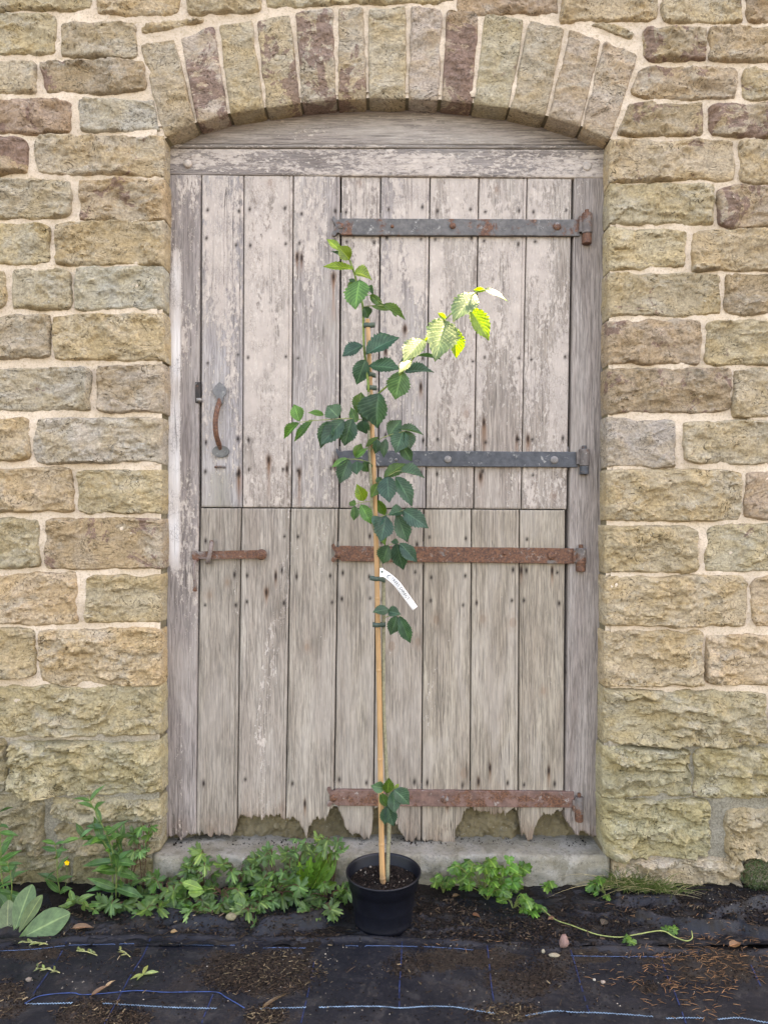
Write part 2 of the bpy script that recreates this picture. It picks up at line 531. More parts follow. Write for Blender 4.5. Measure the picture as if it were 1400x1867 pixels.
M_STONE, M_MORTAR, M_WOOD, M_WOODH, M_IRON, M_LEAF = mk_stone(), mk_mortar(), mk_wood(), mk_wood(True), mk_iron(), mk_leaf()
M_FABRIC, M_FILM, M_CONC = mk_fabric(), mk_film(), mk_concrete()
M_SOIL = mk_plain('damp_soil', (0.0125, 0.0090, 0.0070), 0.95, 0.2, 0.5, 60.0, 0.9, 130.0, dist=0.006)
M_CRUMB = mk_plain('soil_crumbs', (0.015, 0.0100, 0.0075), 0.95, 0.2, 0.4, 90.0, 0.4, island=0.9)
M_CHIP = mk_plain('bark_chips', (0.030, 0.020, 0.013), 0.9, 0.2, 0.4, 150.0, 0.4, island=1.3)
M_GRIT = mk_plain('pale_grit', (0.20, 0.175, 0.14), 0.9, 0.2, 0.3, 90.0, 0.2, island=0.5)
M_STRAW = mk_plain('straw_bits', (0.085, 0.064, 0.038), 0.85, 0.2, 0.4, 150.0, 0.2, island=1.0)
M_NEEDLE = mk_plain('dry_needles', (0.19, 0.095, 0.045), 0.7, 0.3, 0.3, 80.0, 0.0, island=0.6)
M_DARK = mk_plain('dark_interior', (0.02, 0.018, 0.016), 0.95, 0.1, 0.3, 20.0, 0.2)
M_POT = mk_plain('black_plastic', (0.0040, 0.0049, 0.0090), 0.42, 0.35, 0.25, 30.0, 0.08, 220.0, dist=0.001)
M_CANE = mk_plain('bamboo_cane', (0.44, 0.25, 0.115), 0.5, 0.4, 0.22, 60.0, 0.15, stretch=(1, 1, 0.12))
M_TIE = mk_plain('green_tie', (0.055, 0.085, 0.065), 0.5, 0.4, 0.2, 60.0, 0.0)
M_STEM = mk_plain('plant_stem', (0.2, 0.2, 0.1), 0.6, 0.3, 0.3, 120.0, 0.2, use_obj=True)
M_PAPER = mk_plain('paper', (0.82, 0.81, 0.79), 0.6, 0.3, 0.04, 30.0, 0.0, use_obj=True)
M_INK = mk_plain('ink', (0.03, 0.04, 0.035), 0.6, 0.2, 0.05, 30.0, 0.0)
M_BLUE = mk_plain('blue_thread', (0.05, 0.14, 0.42), 0.6, 0.3, 0.5, 60.0, 0.0, use_obj=True)
M_PEB = mk_plain('pebble', (0.3, 0.2, 0.16), 0.85, 0.2, 0.3, 70.0, 0.4, use_obj=True)
M_DRY = mk_plain('dead_leaf', (0.25, 0.14, 0.07), 0.8, 0.2, 0.35, 90.0, 0.3, use_obj=True)

# ------------------------------------------------------------------ ground
gx = np.concatenate([[-60, -12, -4, -2.2], np.linspace(-1.35, 1.35, 300), [2.2, 4, 12, 60]])
gy = np.concatenate([[-80, -20, -6, -2.5, -1.2], np.linspace(-0.36, 0.03, 60), [0.3, 1.5, 20, 60]])
XX, YY = np.meshgrid(gx, gy)
inside = (np.abs(XX) < 1.36) & (YY > -0.37) & (YY < 0.05)
P3 = np.stack([XX, YY, XX * 0], -1)

RIDGES = [   # crests of the crumpled membrane (photograph positions on the ground), height, width
    ([(1165, 1684), (1215, 1692), (1275, 1704), (1340, 1702)], 0.030, 0.020),
    ([(1335, 1690), (1362, 1706), (1400, 1716), (1450, 1720)], 0.034, 0.022),
    ([(1290, 1680), (1330, 1672), (1380, 1656), (1450, 1650)], 0.026, 0.020),
    ([(1125, 1655), (1150, 1652), (1225, 1654)], 0.022, 0.018),
    ([(1120, 1600), (1126, 1650)], 0.026, 0.018),
    ([(480, 1706), (520, 1698), (575, 1692), (620, 1672)], 0.036, 0.026),
    ([(255, 1690), (300, 1680), (360, 1690), (420, 1694)], 0.024, 0.028),
    ([(430, 1690), (470, 1668), (500, 1650)], 0.020, 0.024),
    ([(330, 1652), (390, 1648), (470, 1645)], 0.02, 0.024),
    ([(0, 1690), (120, 1690), (200, 1700)], 0.016, 0.03),
]
def ridge_h(X, Y):
    h = np.zeros_like(X)
    for pts, a, w in RIDGES:
        q = smooth_path([G(*p) for p in pts], 5)
        d = np.full_like(X, 9.0)
        for i in range(len(q) - 1):
            ax, ay, bx, by = q[i].x, q[i].y, q[i + 1].x, q[i + 1].y
            dx, dy = bx - ax, by - ay
            t = np.clip(((X - ax) * dx + (Y - ay) * dy) / (dx * dx + dy * dy + 1e-9), 0, 1)
            d = np.minimum(d, np.hypot(X - ax - t * dx, Y - ay - t * dy))
        h = np.maximum(h, a * np.exp(-(d / w) ** 2 * 1.3))
    return h

def soil_h(X, Y):
    p = np.stack([X, Y, X * 0], -1)
    return 0.004 + 0.010 * fbm(p * 7, 5, 3) + 0.003 * fbm(p * 60, 3, 5) + 0.012 * np.clip((Y + 0.10) / 0.1, 0, 1)

def film_h(X, Y):
    p = np.stack([X, Y, X * 0], -1)
    r = 1 - np.abs(fbm(p * np.array([9, 14, 1]), 3, 31))
    return 0.007 + ridge_h(X, Y) + 0.014 * np.clip(r - 0.30, 0, 1) ** 1.3 + 0.0040 * (1 - np.abs(fbm(p * 30, 3, 8))) * np.clip(r, 0, 1)

ZZ = np.where(inside, soil_h(XX, YY), -0.02)
V = np.stack([XX, YY, ZZ], -1).reshape(-1, 3)
ground = mesh('ground', V, grid_faces(len(gx), len(gy)), M_SOIL)
ground['kind'] = 'structure'
ground['label'] = 'dark crumbly soil ground along the foot of the wall'

fx = np.linspace(-1.3, 1.3, 620)
fy = np.linspace(-0.34, -0.005, 110)
XX, YY = np.meshgrid(fx, fy)
ZZ = film_h(XX, YY)
film = mesh('crumpled_membrane', np.stack([XX, YY, ZZ], -1).reshape(-1, 3), grid_faces(620, 110), M_FILM)
tag(film, 'crumpled black membrane half buried in soil at the foot of the wall', 'membrane')

HEM = [(-60, 1732), (0, 1727), (100, 1718), (170, 1714), (273, 1711), (343, 1712), (446, 1715), (540, 1717), (666, 1718), (762, 1720), (864, 1726), (960, 1732), (1050, 1736), (1180, 1737), (1300, 1738), (1460, 1740)]
hq = [G(*p) for p in HEM]
def hem_y(x):
    return np.interp(x, [q.x for q in hq], [q.y for q in hq])
cx_ = np.concatenate([[-30, -8, -3, -1.8], np.linspace(-1.2, 1.2, 420), [1.8, 3, 8, 30]])
tv = np.concatenate([np.linspace(0, 0.05, 16), np.linspace(0.055, 0.55, 90), [0.8, 1.4, 3, 8, 30]])
XX = np.repeat(cx_[None, :], len(tv), 0)
TT = np.repeat(tv[:, None], len(cx_), 1)
YY = hem_y(XX) - TT
p = np.stack([XX, YY, XX * 0], -1)
hemz = 0.010 * np.exp(-((TT - 0.010) / 0.011) ** 2)
ZZ = 0.014 + hemz * (0.75 + 0.5 * fbm(p * 9, 2, 3)) + 0.004 * fbm(p * np.array([3, 6, 1]), 4, 12) + 0.0012 * fbm(p * 30, 3, 14)
ZZ = np.where(TT < 0.003, ZZ - 0.014, ZZ)
FAB_Z = 0.016
fab = mesh('ground_fabric', np.stack([XX, YY, ZZ], -1).reshape(-1, 3), grid_faces(len(cx_), len(tv))[:, ::-1], M_FABRIC)
SOIL_SPOTS = [(470, 1772, 120, 42), (440, 1792, 70, 18), (175, 1850, 80, 28), (240, 1858, 42, 18), (485, 1857, 46, 22), (15, 1828, 45, 36), (925, 1852, 66, 20), (950, 1790, 78, 30), (870, 1748, 130, 20), (740, 1765, 46, 18), (1010, 1766, 62, 30), (1180, 1800, 22, 9), (60, 1738, 80, 16), (1320, 1768, 110, 36), (1030, 1745, 90, 12), (1250, 1750, 110, 9)]
sz = D + YY
spx, spy = XX * F / sz + CX, CY + (CAMZ - 0.014) * F / np.maximum(sz, 0.3)
sm_ = np.zeros_like(XX)
nz_ = 0.38 * fbm(np.stack([XX * 13, YY * 13, XX * 0], -1), 4, 55)
for a_, b_, rx_, ry_ in SOIL_SPOTS:
    dd_ = np.sqrt(((spx - a_) / rx_) ** 2 + ((spy - b_) / ry_) ** 2) + nz_
    sm_ = np.maximum(sm_, np.clip(1.35 - dd_, 0, 1))
at_ = fab.data.attributes.new('soil', 'FLOAT', 'POINT')
at_.data.foreach_set('value', sm_.astype(np.float32).ravel())
fab['kind'] = 'structure'
fab['label'] = 'black woven ground fabric with blue lines and scattered soil'

TX, TY = np.linspace(-1.6, 1.6, 640), np.linspace(-0.8, 0.02, 330)
_X, _Y = np.meshgrid(TX, TY)
_t = hem_y(_X) - _Y
_q = np.stack([_X, _Y, _X * 0], -1)
_fz = 0.014 + 0.010 * np.exp(-((_t - 0.010) / 0.011) ** 2) * (0.75 + 0.5 * fbm(_q * 9, 2, 3)) + 0.004 * fbm(_q * np.array([3, 6, 1]), 4, 12) + 0.0012 * fbm(_q * 30, 3, 14)
_gz = np.where(_t > 0, _fz, np.maximum(soil_h(_X, _Y), film_h(_X, _Y)))
def _look(tab, x, y):
    u = min(max((x + 1.6) / 3.2 * 639, 0), 638.99)
    v = min(max((y + 0.8) / 0.82 * 329, 0), 328.99)
    i, j = int(u), int(v)
    a, b = u - i, v - j
    return float((tab[j, i] * (1 - a) + tab[j, i + 1] * a) * (1 - b) + (tab[j + 1, i] * (1 - a) + tab[j + 1, i + 1] * a) * b)
def fab_h(x, y):
    return _look(_fz, x, y)

def on_fab(px, py, up=0.0):
    q = G(px, py, 0.014)
    return Vector((q.x, q.y, fab_h(q.x, q.y) + up))

def ground_h(x, y):
    return _look(_gz, x, y)

def on_ground(px, py, up=0.0):
    q = G(px, py, 0.01)
    return Vector((q.x, q.y, ground_h(q.x, q.y) + up))

# ------------------------------------------------------------------ the stone wall
wall = empty('stone_wall', (0, 0, 0), 'rock-faced sandstone wall with cream mortar and a shallow arch over the doorway', 'wall')
OLIVE, BUFF, GREY, BROWN, BLUE_, MOSS, DKOL = (0.362, 0.300, 0.200), (0.385, 0.316, 0.208), (0.350, 0.295, 0.210), (0.312, 0.248, 0.174), (0.352, 0.318, 0.252), (0.338, 0.298, 0.192), (0.245, 0.215, 0.138)
sid = [0]
def stone(quad, colr, pur=0.1, bulge=0.012, rough=1.0, open_l=False, open_r=False, open_b=False, res=0.0040, arch=False):
    sid[0] += 1
    k = sid[0]
    if not arch:                                                  # the border sinks below the pointing: start a little wider
        gr_px = 1.8
        quad = [(quad[0][0] - (0 if open_l else gr_px), quad[0][1] - gr_px), (quad[1][0] + (0 if open_r else gr_px), quad[1][1] - gr_px), (quad[2][0] + (0 if open_r else gr_px), quad[2][1] + gr_px), (quad[3][0] - (0 if open_l else gr_px), quad[3][1] + gr_px)]
    c = [W(*q) for q in quad]                                    # tl, tr, br, bl
    w = ((c[1] - c[0]).length + (c[2] - c[3]).length) / 2
    h = ((c[3] - c[0]).length + (c[2] - c[1]).length) / 2
    nu, nv = max(8, int(w / res)), max(8, int(h / res))
    U, Vv = np.meshgrid(np.linspace(-1, 1, nu), np.linspace(-1, 1, nv))
    # a little denser towards the border
    U = np.sign(U) * (1 - (1 - np.abs(U)) ** 1.25)
    Vv = np.sign(Vv) * (1 - (1 - np.abs(Vv)) ** 1.25)
    rr = np.random.default_rng(k)
    rc = rr.uniform(0.003, 0.014, 4)
    if arch:
        rc = rc * 0.35
    if open_l: rc[[0, 3]] = 0.002
    if open_r: rc[[1, 2]] = 0.002
    cr = np.where(U < 0, np.where(Vv < 0, rc[0], rc[3]), np.where(Vv < 0, rc[1], rc[2]))
    u2 = U * (1 - 2 * cr / w * np.abs(Vv) ** 9)
    v2 = Vv * (1 - 2 * cr / h * np.abs(U) ** 9)
    a, b = (u2 + 1) / 2, (v2 + 1) / 2
    C = np.array([[q.x, q.z] for q in c])
    XZ = (C[0] * (1 - a)[..., None] + C[1] * a[..., None]) * (1 - b)[..., None] + (C[3] * (1 - a)[..., None] + C[2] * a[..., None]) * b[..., None]
    X, Z = XZ[..., 0], XZ[..., 1]
    off = k * 3.71
    q3 = np.stack([X + off, Z + off * 0.7, X * 0 + off], -1)
    ef = np.maximum(np.abs(U), np.abs(Vv)) ** 3
    wob = 0.0030 if arch else 0.0060
    efx = ef.copy()
    if open_l: efx = np.where(U < 0, ef * 0.25, efx)
    if open_r: efx = np.where(U > 0, ef * 0.25, efx)
    efz = np.where((Vv > 0) & open_b, ef * 0.2, ef)
    X = X + wob * efx * fbm(q3 * 16, 4, 1)
    Z = Z + wob * efz * fbm(q3 * 16 + 40, 4, 2)
    big = 9.0
    jit = 1 + 0.5 * fbm(q3 * 20, 3, 6)
    dl = np.where(open_l, big, (1 + U) * w / 2)
    dr = np.where(open_r, big, (1 - U) * w / 2)
    db = np.where(open_b, big, (1 - Vv) * h / 2)
    dt = (1 + Vv) * h / 2
    de = np.minimum(np.minimum(dl, dr), np.minimum(db, dt)) * jit
    r = 0.007 if arch else 0.0095
    prof = 1 - (1 - np.clip(de / r, 0, 1)) ** 1.8
    n1 = fbm(q3 * 8, 4, 3)
    wx = X + 0.016 * fbm(q3 * 22, 3, 9)
    wz = Z * 1.5 + 0.016 * fbm(q3 * 22 + 9, 3, 10)
    fc = 0.0085 * facets(wx + off, wz, 0.085, 20 + k, 1.8) + 0.0055 * facets(wx + off, wz, 0.036, 50 + k, 1.6)
    fine = 0.0042 * fbm(q3 * 40, 4, 4, 0.65)
    # bedding: thin ledges
    bed = fbm(np.stack([X * 5 + off, Z * 38 + 2.2 * fbm(q3 * 7, 3, 12), X * 0], -1), 2, 13)
    bed = np.clip(bed * 2.2, -1, 1)
    fl = 0
    for sc_, am, th_ in ((7, .0055, .05), (11, .0045, -.12), (17, .0032, .1), (26, .0022, 0.0)):
        nn = fbm(np.stack([X * sc_ + off, Z * sc_ * 1.5 + off, X * 0 + sc_], -1), 5, 60 + k, 0.55)
        fl = fl + am * np.clip((nn - th_) / 0.055 + 0.5, 0, 1) + am * 0.35 * nn
    hh = bulge * (0.50 + 0.70 * n1) + 0.010 * max(0.0, rough - 0.9) * bed + rough * (fc * 1.05 + fine * (0.36 + 0.38 * max(0.0, rough - 0.85)) + fl * 1.15 - 0.005 + 0.0026 * bed)
    hh = np.where(hh < 0.007, 0.007 - 0.004 * (1 - np.exp(-(0.007 - np.minimum(hh, 0.007)) / 0.004)), hh)
    Y = 0.009 * (1 - prof) - prof * hh
    # sharp dressed arris on the opening side
    ro = 0.010
    for flag, dd in ((open_l, (1 + U) * w / 2), (open_r, (1 - U) * w / 2), (open_b, (1 - Vv) * h / 2)):
        if flag:
            e = 1 - np.clip(dd / 0.030, 0, 1)
            Y = Y * (1 - 0.75 * e ** 1.5)
            Y = Y + 0.004 * (1 - np.clip(dd / ro, 0, 1)) ** 2
    n = nu * nv
    verts = np.stack([X, Y, Z], -1).reshape(-1, 3)
    faces = [grid_faces(nu, nv)]
    loop = [i for i in range(nu)] + [nu - 1 + j * nu for j in range(1, nv)] + [n - 2 - i for i in range(nu - 1)] + [(nv - 2 - j) * nu for j in range(nv - 2)]
    back = 0.20 if (open_l or open_r or open_b) else 0.04
    sk = []
    for fr in (0.5, 1.0) if back > 0.1 else (1.0,):
        ring = verts[loop].copy()
        ring[:, 1] = ring[:, 1] * (1 - fr) + back * fr
        if back > 0.1:
            jn = fbm(ring * 20 + off, 3, 5) * 0.003
            if open_l or open_r: ring[:, 0] += jn
            else: ring[:, 2] += jn * 0.6
        sk.append(ring)
    L = len(loop)
    prev = loop
    base_i = n
    for ring in sk:
        cur = list(range(base_i, base_i + L))
        pa, ca_ = np.array(prev), np.array(cur)
        faces.append(np.stack([ca_, np.roll(ca_, -1), np.roll(pa, -1), pa], 1))
        prev = cur
        base_i += L
    verts = np.concatenate([verts] + sk)
    cen = verts[:n].mean(0)
    jc = rr.uniform(0.93, 1.07)
    tint = [colr[i] * (1.03, 0.985, 0.99)[i] * jc * rr.uniform(0.97, 1.03) for i in range(3)]
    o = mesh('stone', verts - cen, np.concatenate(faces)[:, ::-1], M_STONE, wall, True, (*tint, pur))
    o.location = cen
    o.data.set_sharp_from_angle(angle=math.radians(65))
    return o

def R4(x0, y0, x1, y1, j=3.0):
    r = RNG.uniform(-j, j, 4)
    return [(x0, y0 + r[0]), (x1, y0 + r[1]), (x1 + r[2] * 0.7, y1 + r[3]), (x0 + r[3] * 0.5, y1 + r[2] * 0.6)]

O, B, Gr, Br, Bl, Ms, Dk = OLIVE, BUFF, GREY, BROWN, BLUE_, MOSS, DKOL
LEFT = [  # x0,y0,x1,y1,colour,purple,bulge,opening side
    (-90, -58, 168, 21, O, .45, .010, 0), (176, -58, 330, 28, B, .2, .010, 0), (342, -58, 478, 27, B, .25, .010, 0),
    (-60, 27, 103, 101, O, .15, .012, 0), (111, 38, 250, 104, Gr, .3, .012, 0),
    (-120, 112, 66, 174, Gr, .3, .012, 0),
    (-40, 182, 132, 242, Br, .55, .012, 0),
    (-130, 250, 53, 320, Br, .75, .012, 0), (65, 247, 305, 321, Gr, .5, .012, 1),
    (-50, 326, 130, 401, Gr, .2, .014, 0), (145, 327, 305, 402, O, .45, .016, 1),
    (-110, 408, 93, 480, B, .1, .014, 0), (102, 405, 305, 485, O, .1, .014, 1),
    (-130, 490, 14, 562, O, .1, .014, 0), (23, 489, 131, 564, Gr, .1, .013, 0), (138, 487, 304, 566, Bl, .1, .014, 1),
    (-60, 575, 91, 656, Gr, .1, .013, 0), (96, 573, 305, 655, O, .1, .014, 1),
    (-30, 668, 167, 750, Bl, .1, .014, 0), (177, 665, 305, 750, Gr, .1, .018, 1),
    (-110, 762, 55, 843, O, .2, .014, 0), (65, 760, 304, 845, Bl, .05, .020, 1),
    (-50, 853, 135, 936, O, .1, .014, 0), (142, 853, 302, 937, O, .1, .012, 1),
    (-120, 945, 75, 1034, O, .05, .012, 0), (83, 943, 301, 1038, Br, .6, .013, 1),
    (-60, 1047, 140, 1137, B, .1, .014, 0), (154, 1048, 300, 1135, B, .1, .018, 1),
    (-130, 1146, 66, 1238, B, .1, .020, 0), (70, 1148, 299, 1247, B, .1, .016, 1),
    (-40, 1251, 298, 1340, Ms, .1, .026, 1),
    (-130, 1345, 14, 1440, Dk, .1, .022, 0), (21, 1351, 300, 1447, Ms, .1, .030, 1),
    (-70, 1446, 83, 1556, Dk, .1, .022, 0), (97, 1455, 301, 1496, Ms, .1, .020, 1), (105, 1500, 300, 1554, Dk, .1, .018, 1),
    (-40, 1562, 128, 1640, Dk, .1, .016, 0), (134, 1562, 290, 1640, Dk, .1, .014, 0),
]
RIGHT = [
    (837, -58, 1015, 26, Br, .3, .010, 0), (1024, -58, 1200, 41, O, .2, .010, 0), (1205, -58, 1350, 40, O, .4, .010, 0), (1357, -58, 1500, 43, Br, .2, .010, 0),
    (1173, 49, 1287, 113, Br, .75, .013, 0), (1292, 51, 1480, 117, O, .3, .012, 0),
    (1353, 123, 1520, 185, O, .3, .012, 0),
    (1290, 188, 1460, 251, Br, .8, .012, 0),
    (1103, 253, 1337, 331, O, .4, .012, -1), (1346, 256, 1520, 335, O, .2, .012, 0),
    (1103, 337, 1301, 410, O, .15, .014, -1), (1307, 337, 1470, 416, Gr, .7, .013, 0),
    (1103, 418, 1248, 490, B, .1, .014, -1), (1262, 419, 1500, 496, O, .15, .018, 0),
    (1102, 497, 1313, 577, O, .4, .015, -1), (1319, 499, 1480, 573, Br, .35, .014, 0),
    (1101, 584, 1276, 663, Br, .5, .016, -1), (1285, 585, 1520, 667, O, .25, .014, 0),
    (1100, 673, 1331, 752, Br, .6, .015, -1), (1336, 673, 1490, 760, Gr, .2, .013, 0),
    (1099, 765, 1233, 853, Bl, .1, .015, -1), (1247, 767, 1510, 848, Gr, .35, .016, 0),
    (1098, 859, 1351, 950, O, .3, .018, -1), (1356, 861, 1500, 945, Br, .3, .014, 0),
    (1096, 958, 1272, 1043, B, .1, .013, -1), (1284, 957, 1500, 1041, Gr, .3, .016, 0),
    (1094, 1051, 1360, 1142, O, .1, .018, -1), (1369, 1051, 1520, 1143, B, .15, .016, 0),
    (1093, 1153, 1280, 1250, B, .1, .018, -1), (1285, 1156, 1480, 1248, B, .1, .014, 0),
    (1091, 1258, 1398, 1357, Ms, .1, .030, -1), (1404, 1258, 1540, 1357, Ms, .1, .020, 0),
    (1090, 1362, 1256, 1453, Ms, .1, .022, -1), (1263, 1362, 1500, 1454, Ms, .1, .024, 0),
    (1088, 1459, 1290, 1561, Ms, .1, .026, -1), (1319, 1474, 1510, 1560, Ms, .1, .024, 0),
    (1112, 1566, 1348, 1640, Gr, .1, .014, 0), (1356, 1566, 1520, 1640, Dk, .1, .016, 0),
]
def jamb_l(y): return 301.0 - 8.5 * (y - 320) / 1200.0
def jamb_r(y): return 1111.5 - 15.5 * (y - 260) / 1240.0
for lst in (LEFT, RIGHT):
    for x0, y0, x1, y1, cc, pu, bu, op in lst:
        if op == 1: x1 = jamb_l((y0 + y1) / 2) + RNG.uniform(-1, 1)
        if op == -1: x0 = jamb_r((y0 + y1) / 2) + RNG.uniform(-1, 1)
        low = 1.0 + 0.7 * max(0.0, min(1.0, (y0 - 1000) / 350.0))
        stone(R4(x0, y0, x1, y1), cc, pu, bu, 0.85 * low, open_l=(op == -1), open_r=(op == 1))
# stones whose outline follows the arch
for quad, cc, pu, bu in [
        ([(483, -58), (830, -58), (830, 2), (486, 16)], O, .2, .010),
        ([(256, 45), (372, 33), (370, 41), (257, 66)], B, .1, .006),
        ([(72, 111), (262, 111), (270, 170), (86, 171)], Br, .45, .012),
        ([(140, 181), (279, 181), (293, 240), (146, 241)], Bl, .15, .012),
        ([(1072, 47), (1105, 44), (1160, 60), (1157, 76)], B, .3, .006),
        ([(1166, 122), (1343, 122), (1341, 182), (1147, 180)], Gr, .5, .012),
        ([(1144, 189), (1284, 189), (1284, 248), (1124, 247)], Br, .6, .012)]:
    stone(quad, cc, pu, bu, 0.9)
ARCH_OUT = [(253, 78), (324, 68), (395, 43), (463, 34), (535, 22), (612, 13), (668, 11), (745, 10), (810, 15), (878, 22), (960, 33), (1035, 48), (1097, 72), (1166, 98)]
ARCH_IN = [(300, 252), (359, 224), (418, 208), (484, 197), (548, 188), (615, 182), (670, 180), (742, 180), (803, 183), (862, 189), (930, 197), (996, 212), (1060, 231), (1112, 254)]
acol = [(Gr, .15), (Bl, .72), (O, .3), (B, .65), (Bl, .85), (Gr, .5), (B, .15), (Bl, .2), (Br, .9), (Gr, .5), (O, .15), (Gr, .1), (O, .1)]
for i in range(13):
    (x0, y0), (x1, y1), (x2, y2), (x3, y3) = ARCH_OUT[i], ARCH_OUT[i + 1], ARCH_IN[i + 1], ARCH_IN[i]
    g0, g1 = (3.0 if i else 0), (3.0 if i < 12 else 0)
    if i == 11: g1 = 1.2
    if i == 12: g0 = 1.2
    gb = 0.45
    ac = tuple(0.55 * q + 0.45 * r_ for q, r_ in zip(acol[i][0], (0.335, 0.285, 0.215)))
    stone([(x0 + g0, y0 + 2), (x1 - g1, y1 + 2), (x2 - g1 * gb, y2), (x3 + g0 * gb, y3)], ac, acol[i][1], 0.007, 0.55, open_b=True, arch=True)

# mortar: one uneven bed between the stones with its reveal in the doorway, and the core behind it
ox = [p[0] for p in ARCH_IN]
oy = [p[1] for p in ARCH_IN]
mx, mz = np.meshgrid(np.linspace(-1.75, 1.75, 420), np.linspace(-0.03, 3.10, 380))
MP = np.stack([mx, mz, mx * 0], -1)
MYv = 0.0022 + 0.0042 * fbm(MP * 13, 3, 2) + 0.0022 * fbm(MP * 60, 3, 3)
px = mx * 540 + 700
py = 933.5 - (mz - CAMZ) * 540
hole = (px > jamb_l(py) - 10) & (px < jamb_r(py) + 10) & (py > np.interp(px, ox, oy, 240, 240) - 9) & (py < 1620)
fs = grid_faces(420, 380)
hf = hole.ravel()
fs = fs[~(hf[fs].any(1))]
mort = mesh('mortar', np.stack([mx, MYv, mz], -1).reshape(-1, 3), fs, M_MORTAR, wall)
used = np.unique(fs)
mb = MB()
path = [(jamb_l(1600) - 3, 1600), (jamb_l(900) - 3, 900), (jamb_l(252) - 3, 252)] + [(x, y - 3) for x, y in zip(ox[1:-1], oy[1:-1])] + [(jamb_r(254) + 3, 252), (jamb_r(900) + 3, 900), (jamb_r(1600) + 3, 1600)]
pv = [W(*q) for q in path]
for i in range(len(pv) - 1):
    a, b = pv[i], pv[i + 1]
    mb.add([(a.x, 0.005, a.z), (b.x, 0.005, b.z), (b.x, 0.45, b.z), (a.x, 0.45, a.z)], [(0, 1, 2, 3)])
mb.build('reveal_mortar', M_CONC, wall, False, (0.24, 0.20, 0.13, 1))
mb = MB()
ctr = W(700, 900)
for i in range(len(pv) - 1):
    v4 = []
    for a in (pv[i], pv[i + 1]):
        o_ = Vector((a.x - ctr.x, 0, a.z - ctr.z))
        side = Vector((math.copysign(0.045, o_.x), 0, 0)) if a.z < W(0, 256).z else Vector((o_.x * 0.06, 0, 0.05))
        v4 += [a + Vector((0, 0.005, 0)), a + side + Vector((0, 0.005, 0))]
    mb.add(v4, [(0, 1, 3, 2)])
mb.build('pointing', M_MORTAR, wall, False)
mb = MB()
xl, xr, zt = W(284, 0).x, W(1120, 0).x, W(0, 172).z
mb.box((-6, 0.022, -0.3), (xl, 0.45, 3.10))
mb.box((xr, 0.022, -0.3), (6, 0.45, 3.10))
mb.box((xl, 0.022, zt), (xr, 0.45, 3.10))
mb.build('wall_core', M_MORTAR, wall, False)
mb = MB()
mb.box((xl - 0.02, 0.46, -0.3), (xr + 0.02, 0.5, 2.9))
back = mb.build('back_partition', M_DARK, wall, False)

# ------------------------------------------------------------------ threshold
nx, nz = 330, 40
t0, t1 = W(277, 1560, -0.02), W(1112, 1560, -0.02)
step_top = 0.119
prof = [(-0.022, -0.02), (-0.022, 0.0), (-0.022, 0.01), (-0.022, 0.02), (-0.022, 0.03), (-0.022, 0.04), (-0.023, 0.05), (-0.023, 0.06), (-0.022, 0.07), (-0.022, 0.08), (-0.022, 0.09), (-0.022, 0.10), (-0.020, 0.112), (-0.013, 0.118), (-0.003, step_top), (0.015, step_top + 0.001), (0.04, step_top + 0.001), (0.07, step_top), (0.11, step_top), (0.16, step_top)]
xs = np.linspace(t0.x, t1.x, nx)
PY, PX = np.meshgrid(np.arange(len(prof)), xs, indexing='ij')
py_a = np.array([q[0] for q in prof])[PY]
pz_a = np.array([q[1] for q in prof])[PY]
q = np.stack([PX * 10, py_a * 10, pz_a * 10], -1)
n1, n2, n3 = fbm(q, 4, 5), fbm(q * 4, 3, 6), fbm(q * 11, 2, 7)
rd = 0.012 * np.clip(1 - np.minimum(PX - t0.x, t1.x - PX) / 0.012, 0, 1) ** 2
broke = np.where((PX < t0.x + 0.16) & (pz_a < 0.05), np.clip(0.05 - pz_a, 0, 1) * np.clip(1 - np.abs(PX - t0.x - 0.07) / 0.12, 0, 1) * 1.1, 0)   # broken away underneath at the left end
v = np.stack([PX, py_a + rd + 0.0050 * n1 + 0.0030 * n2 + 0.0014 * n3 + broke * 0.9, pz_a + 0.0035 * n1 + 0.002 * n2 + 0.001 * n3 - rd * 0.3 + broke * 0.25], -1).reshape(-1, 3).tolist()
np_ = len(prof)
f = [tuple(q) for q in grid_faces(nx, np_)]
n0 = len(v)
for side in (0, nx - 1):
    ids = [side + j * nx for j in range(np_)]
    c = len(v)
    v += [(v[ids[0]][0], 0.16, -0.02)]
    for j in range(np_ - 1):
        f.append((ids[j], ids[j + 1], c) if side else (ids[j + 1], ids[j], c))
th = mesh('threshold', v, f, M_CONC, None, True, (0.345, 0.322, 0.275, 1))
tag(th, 'rough pale concrete threshold step below the rotten door boards', 'step')

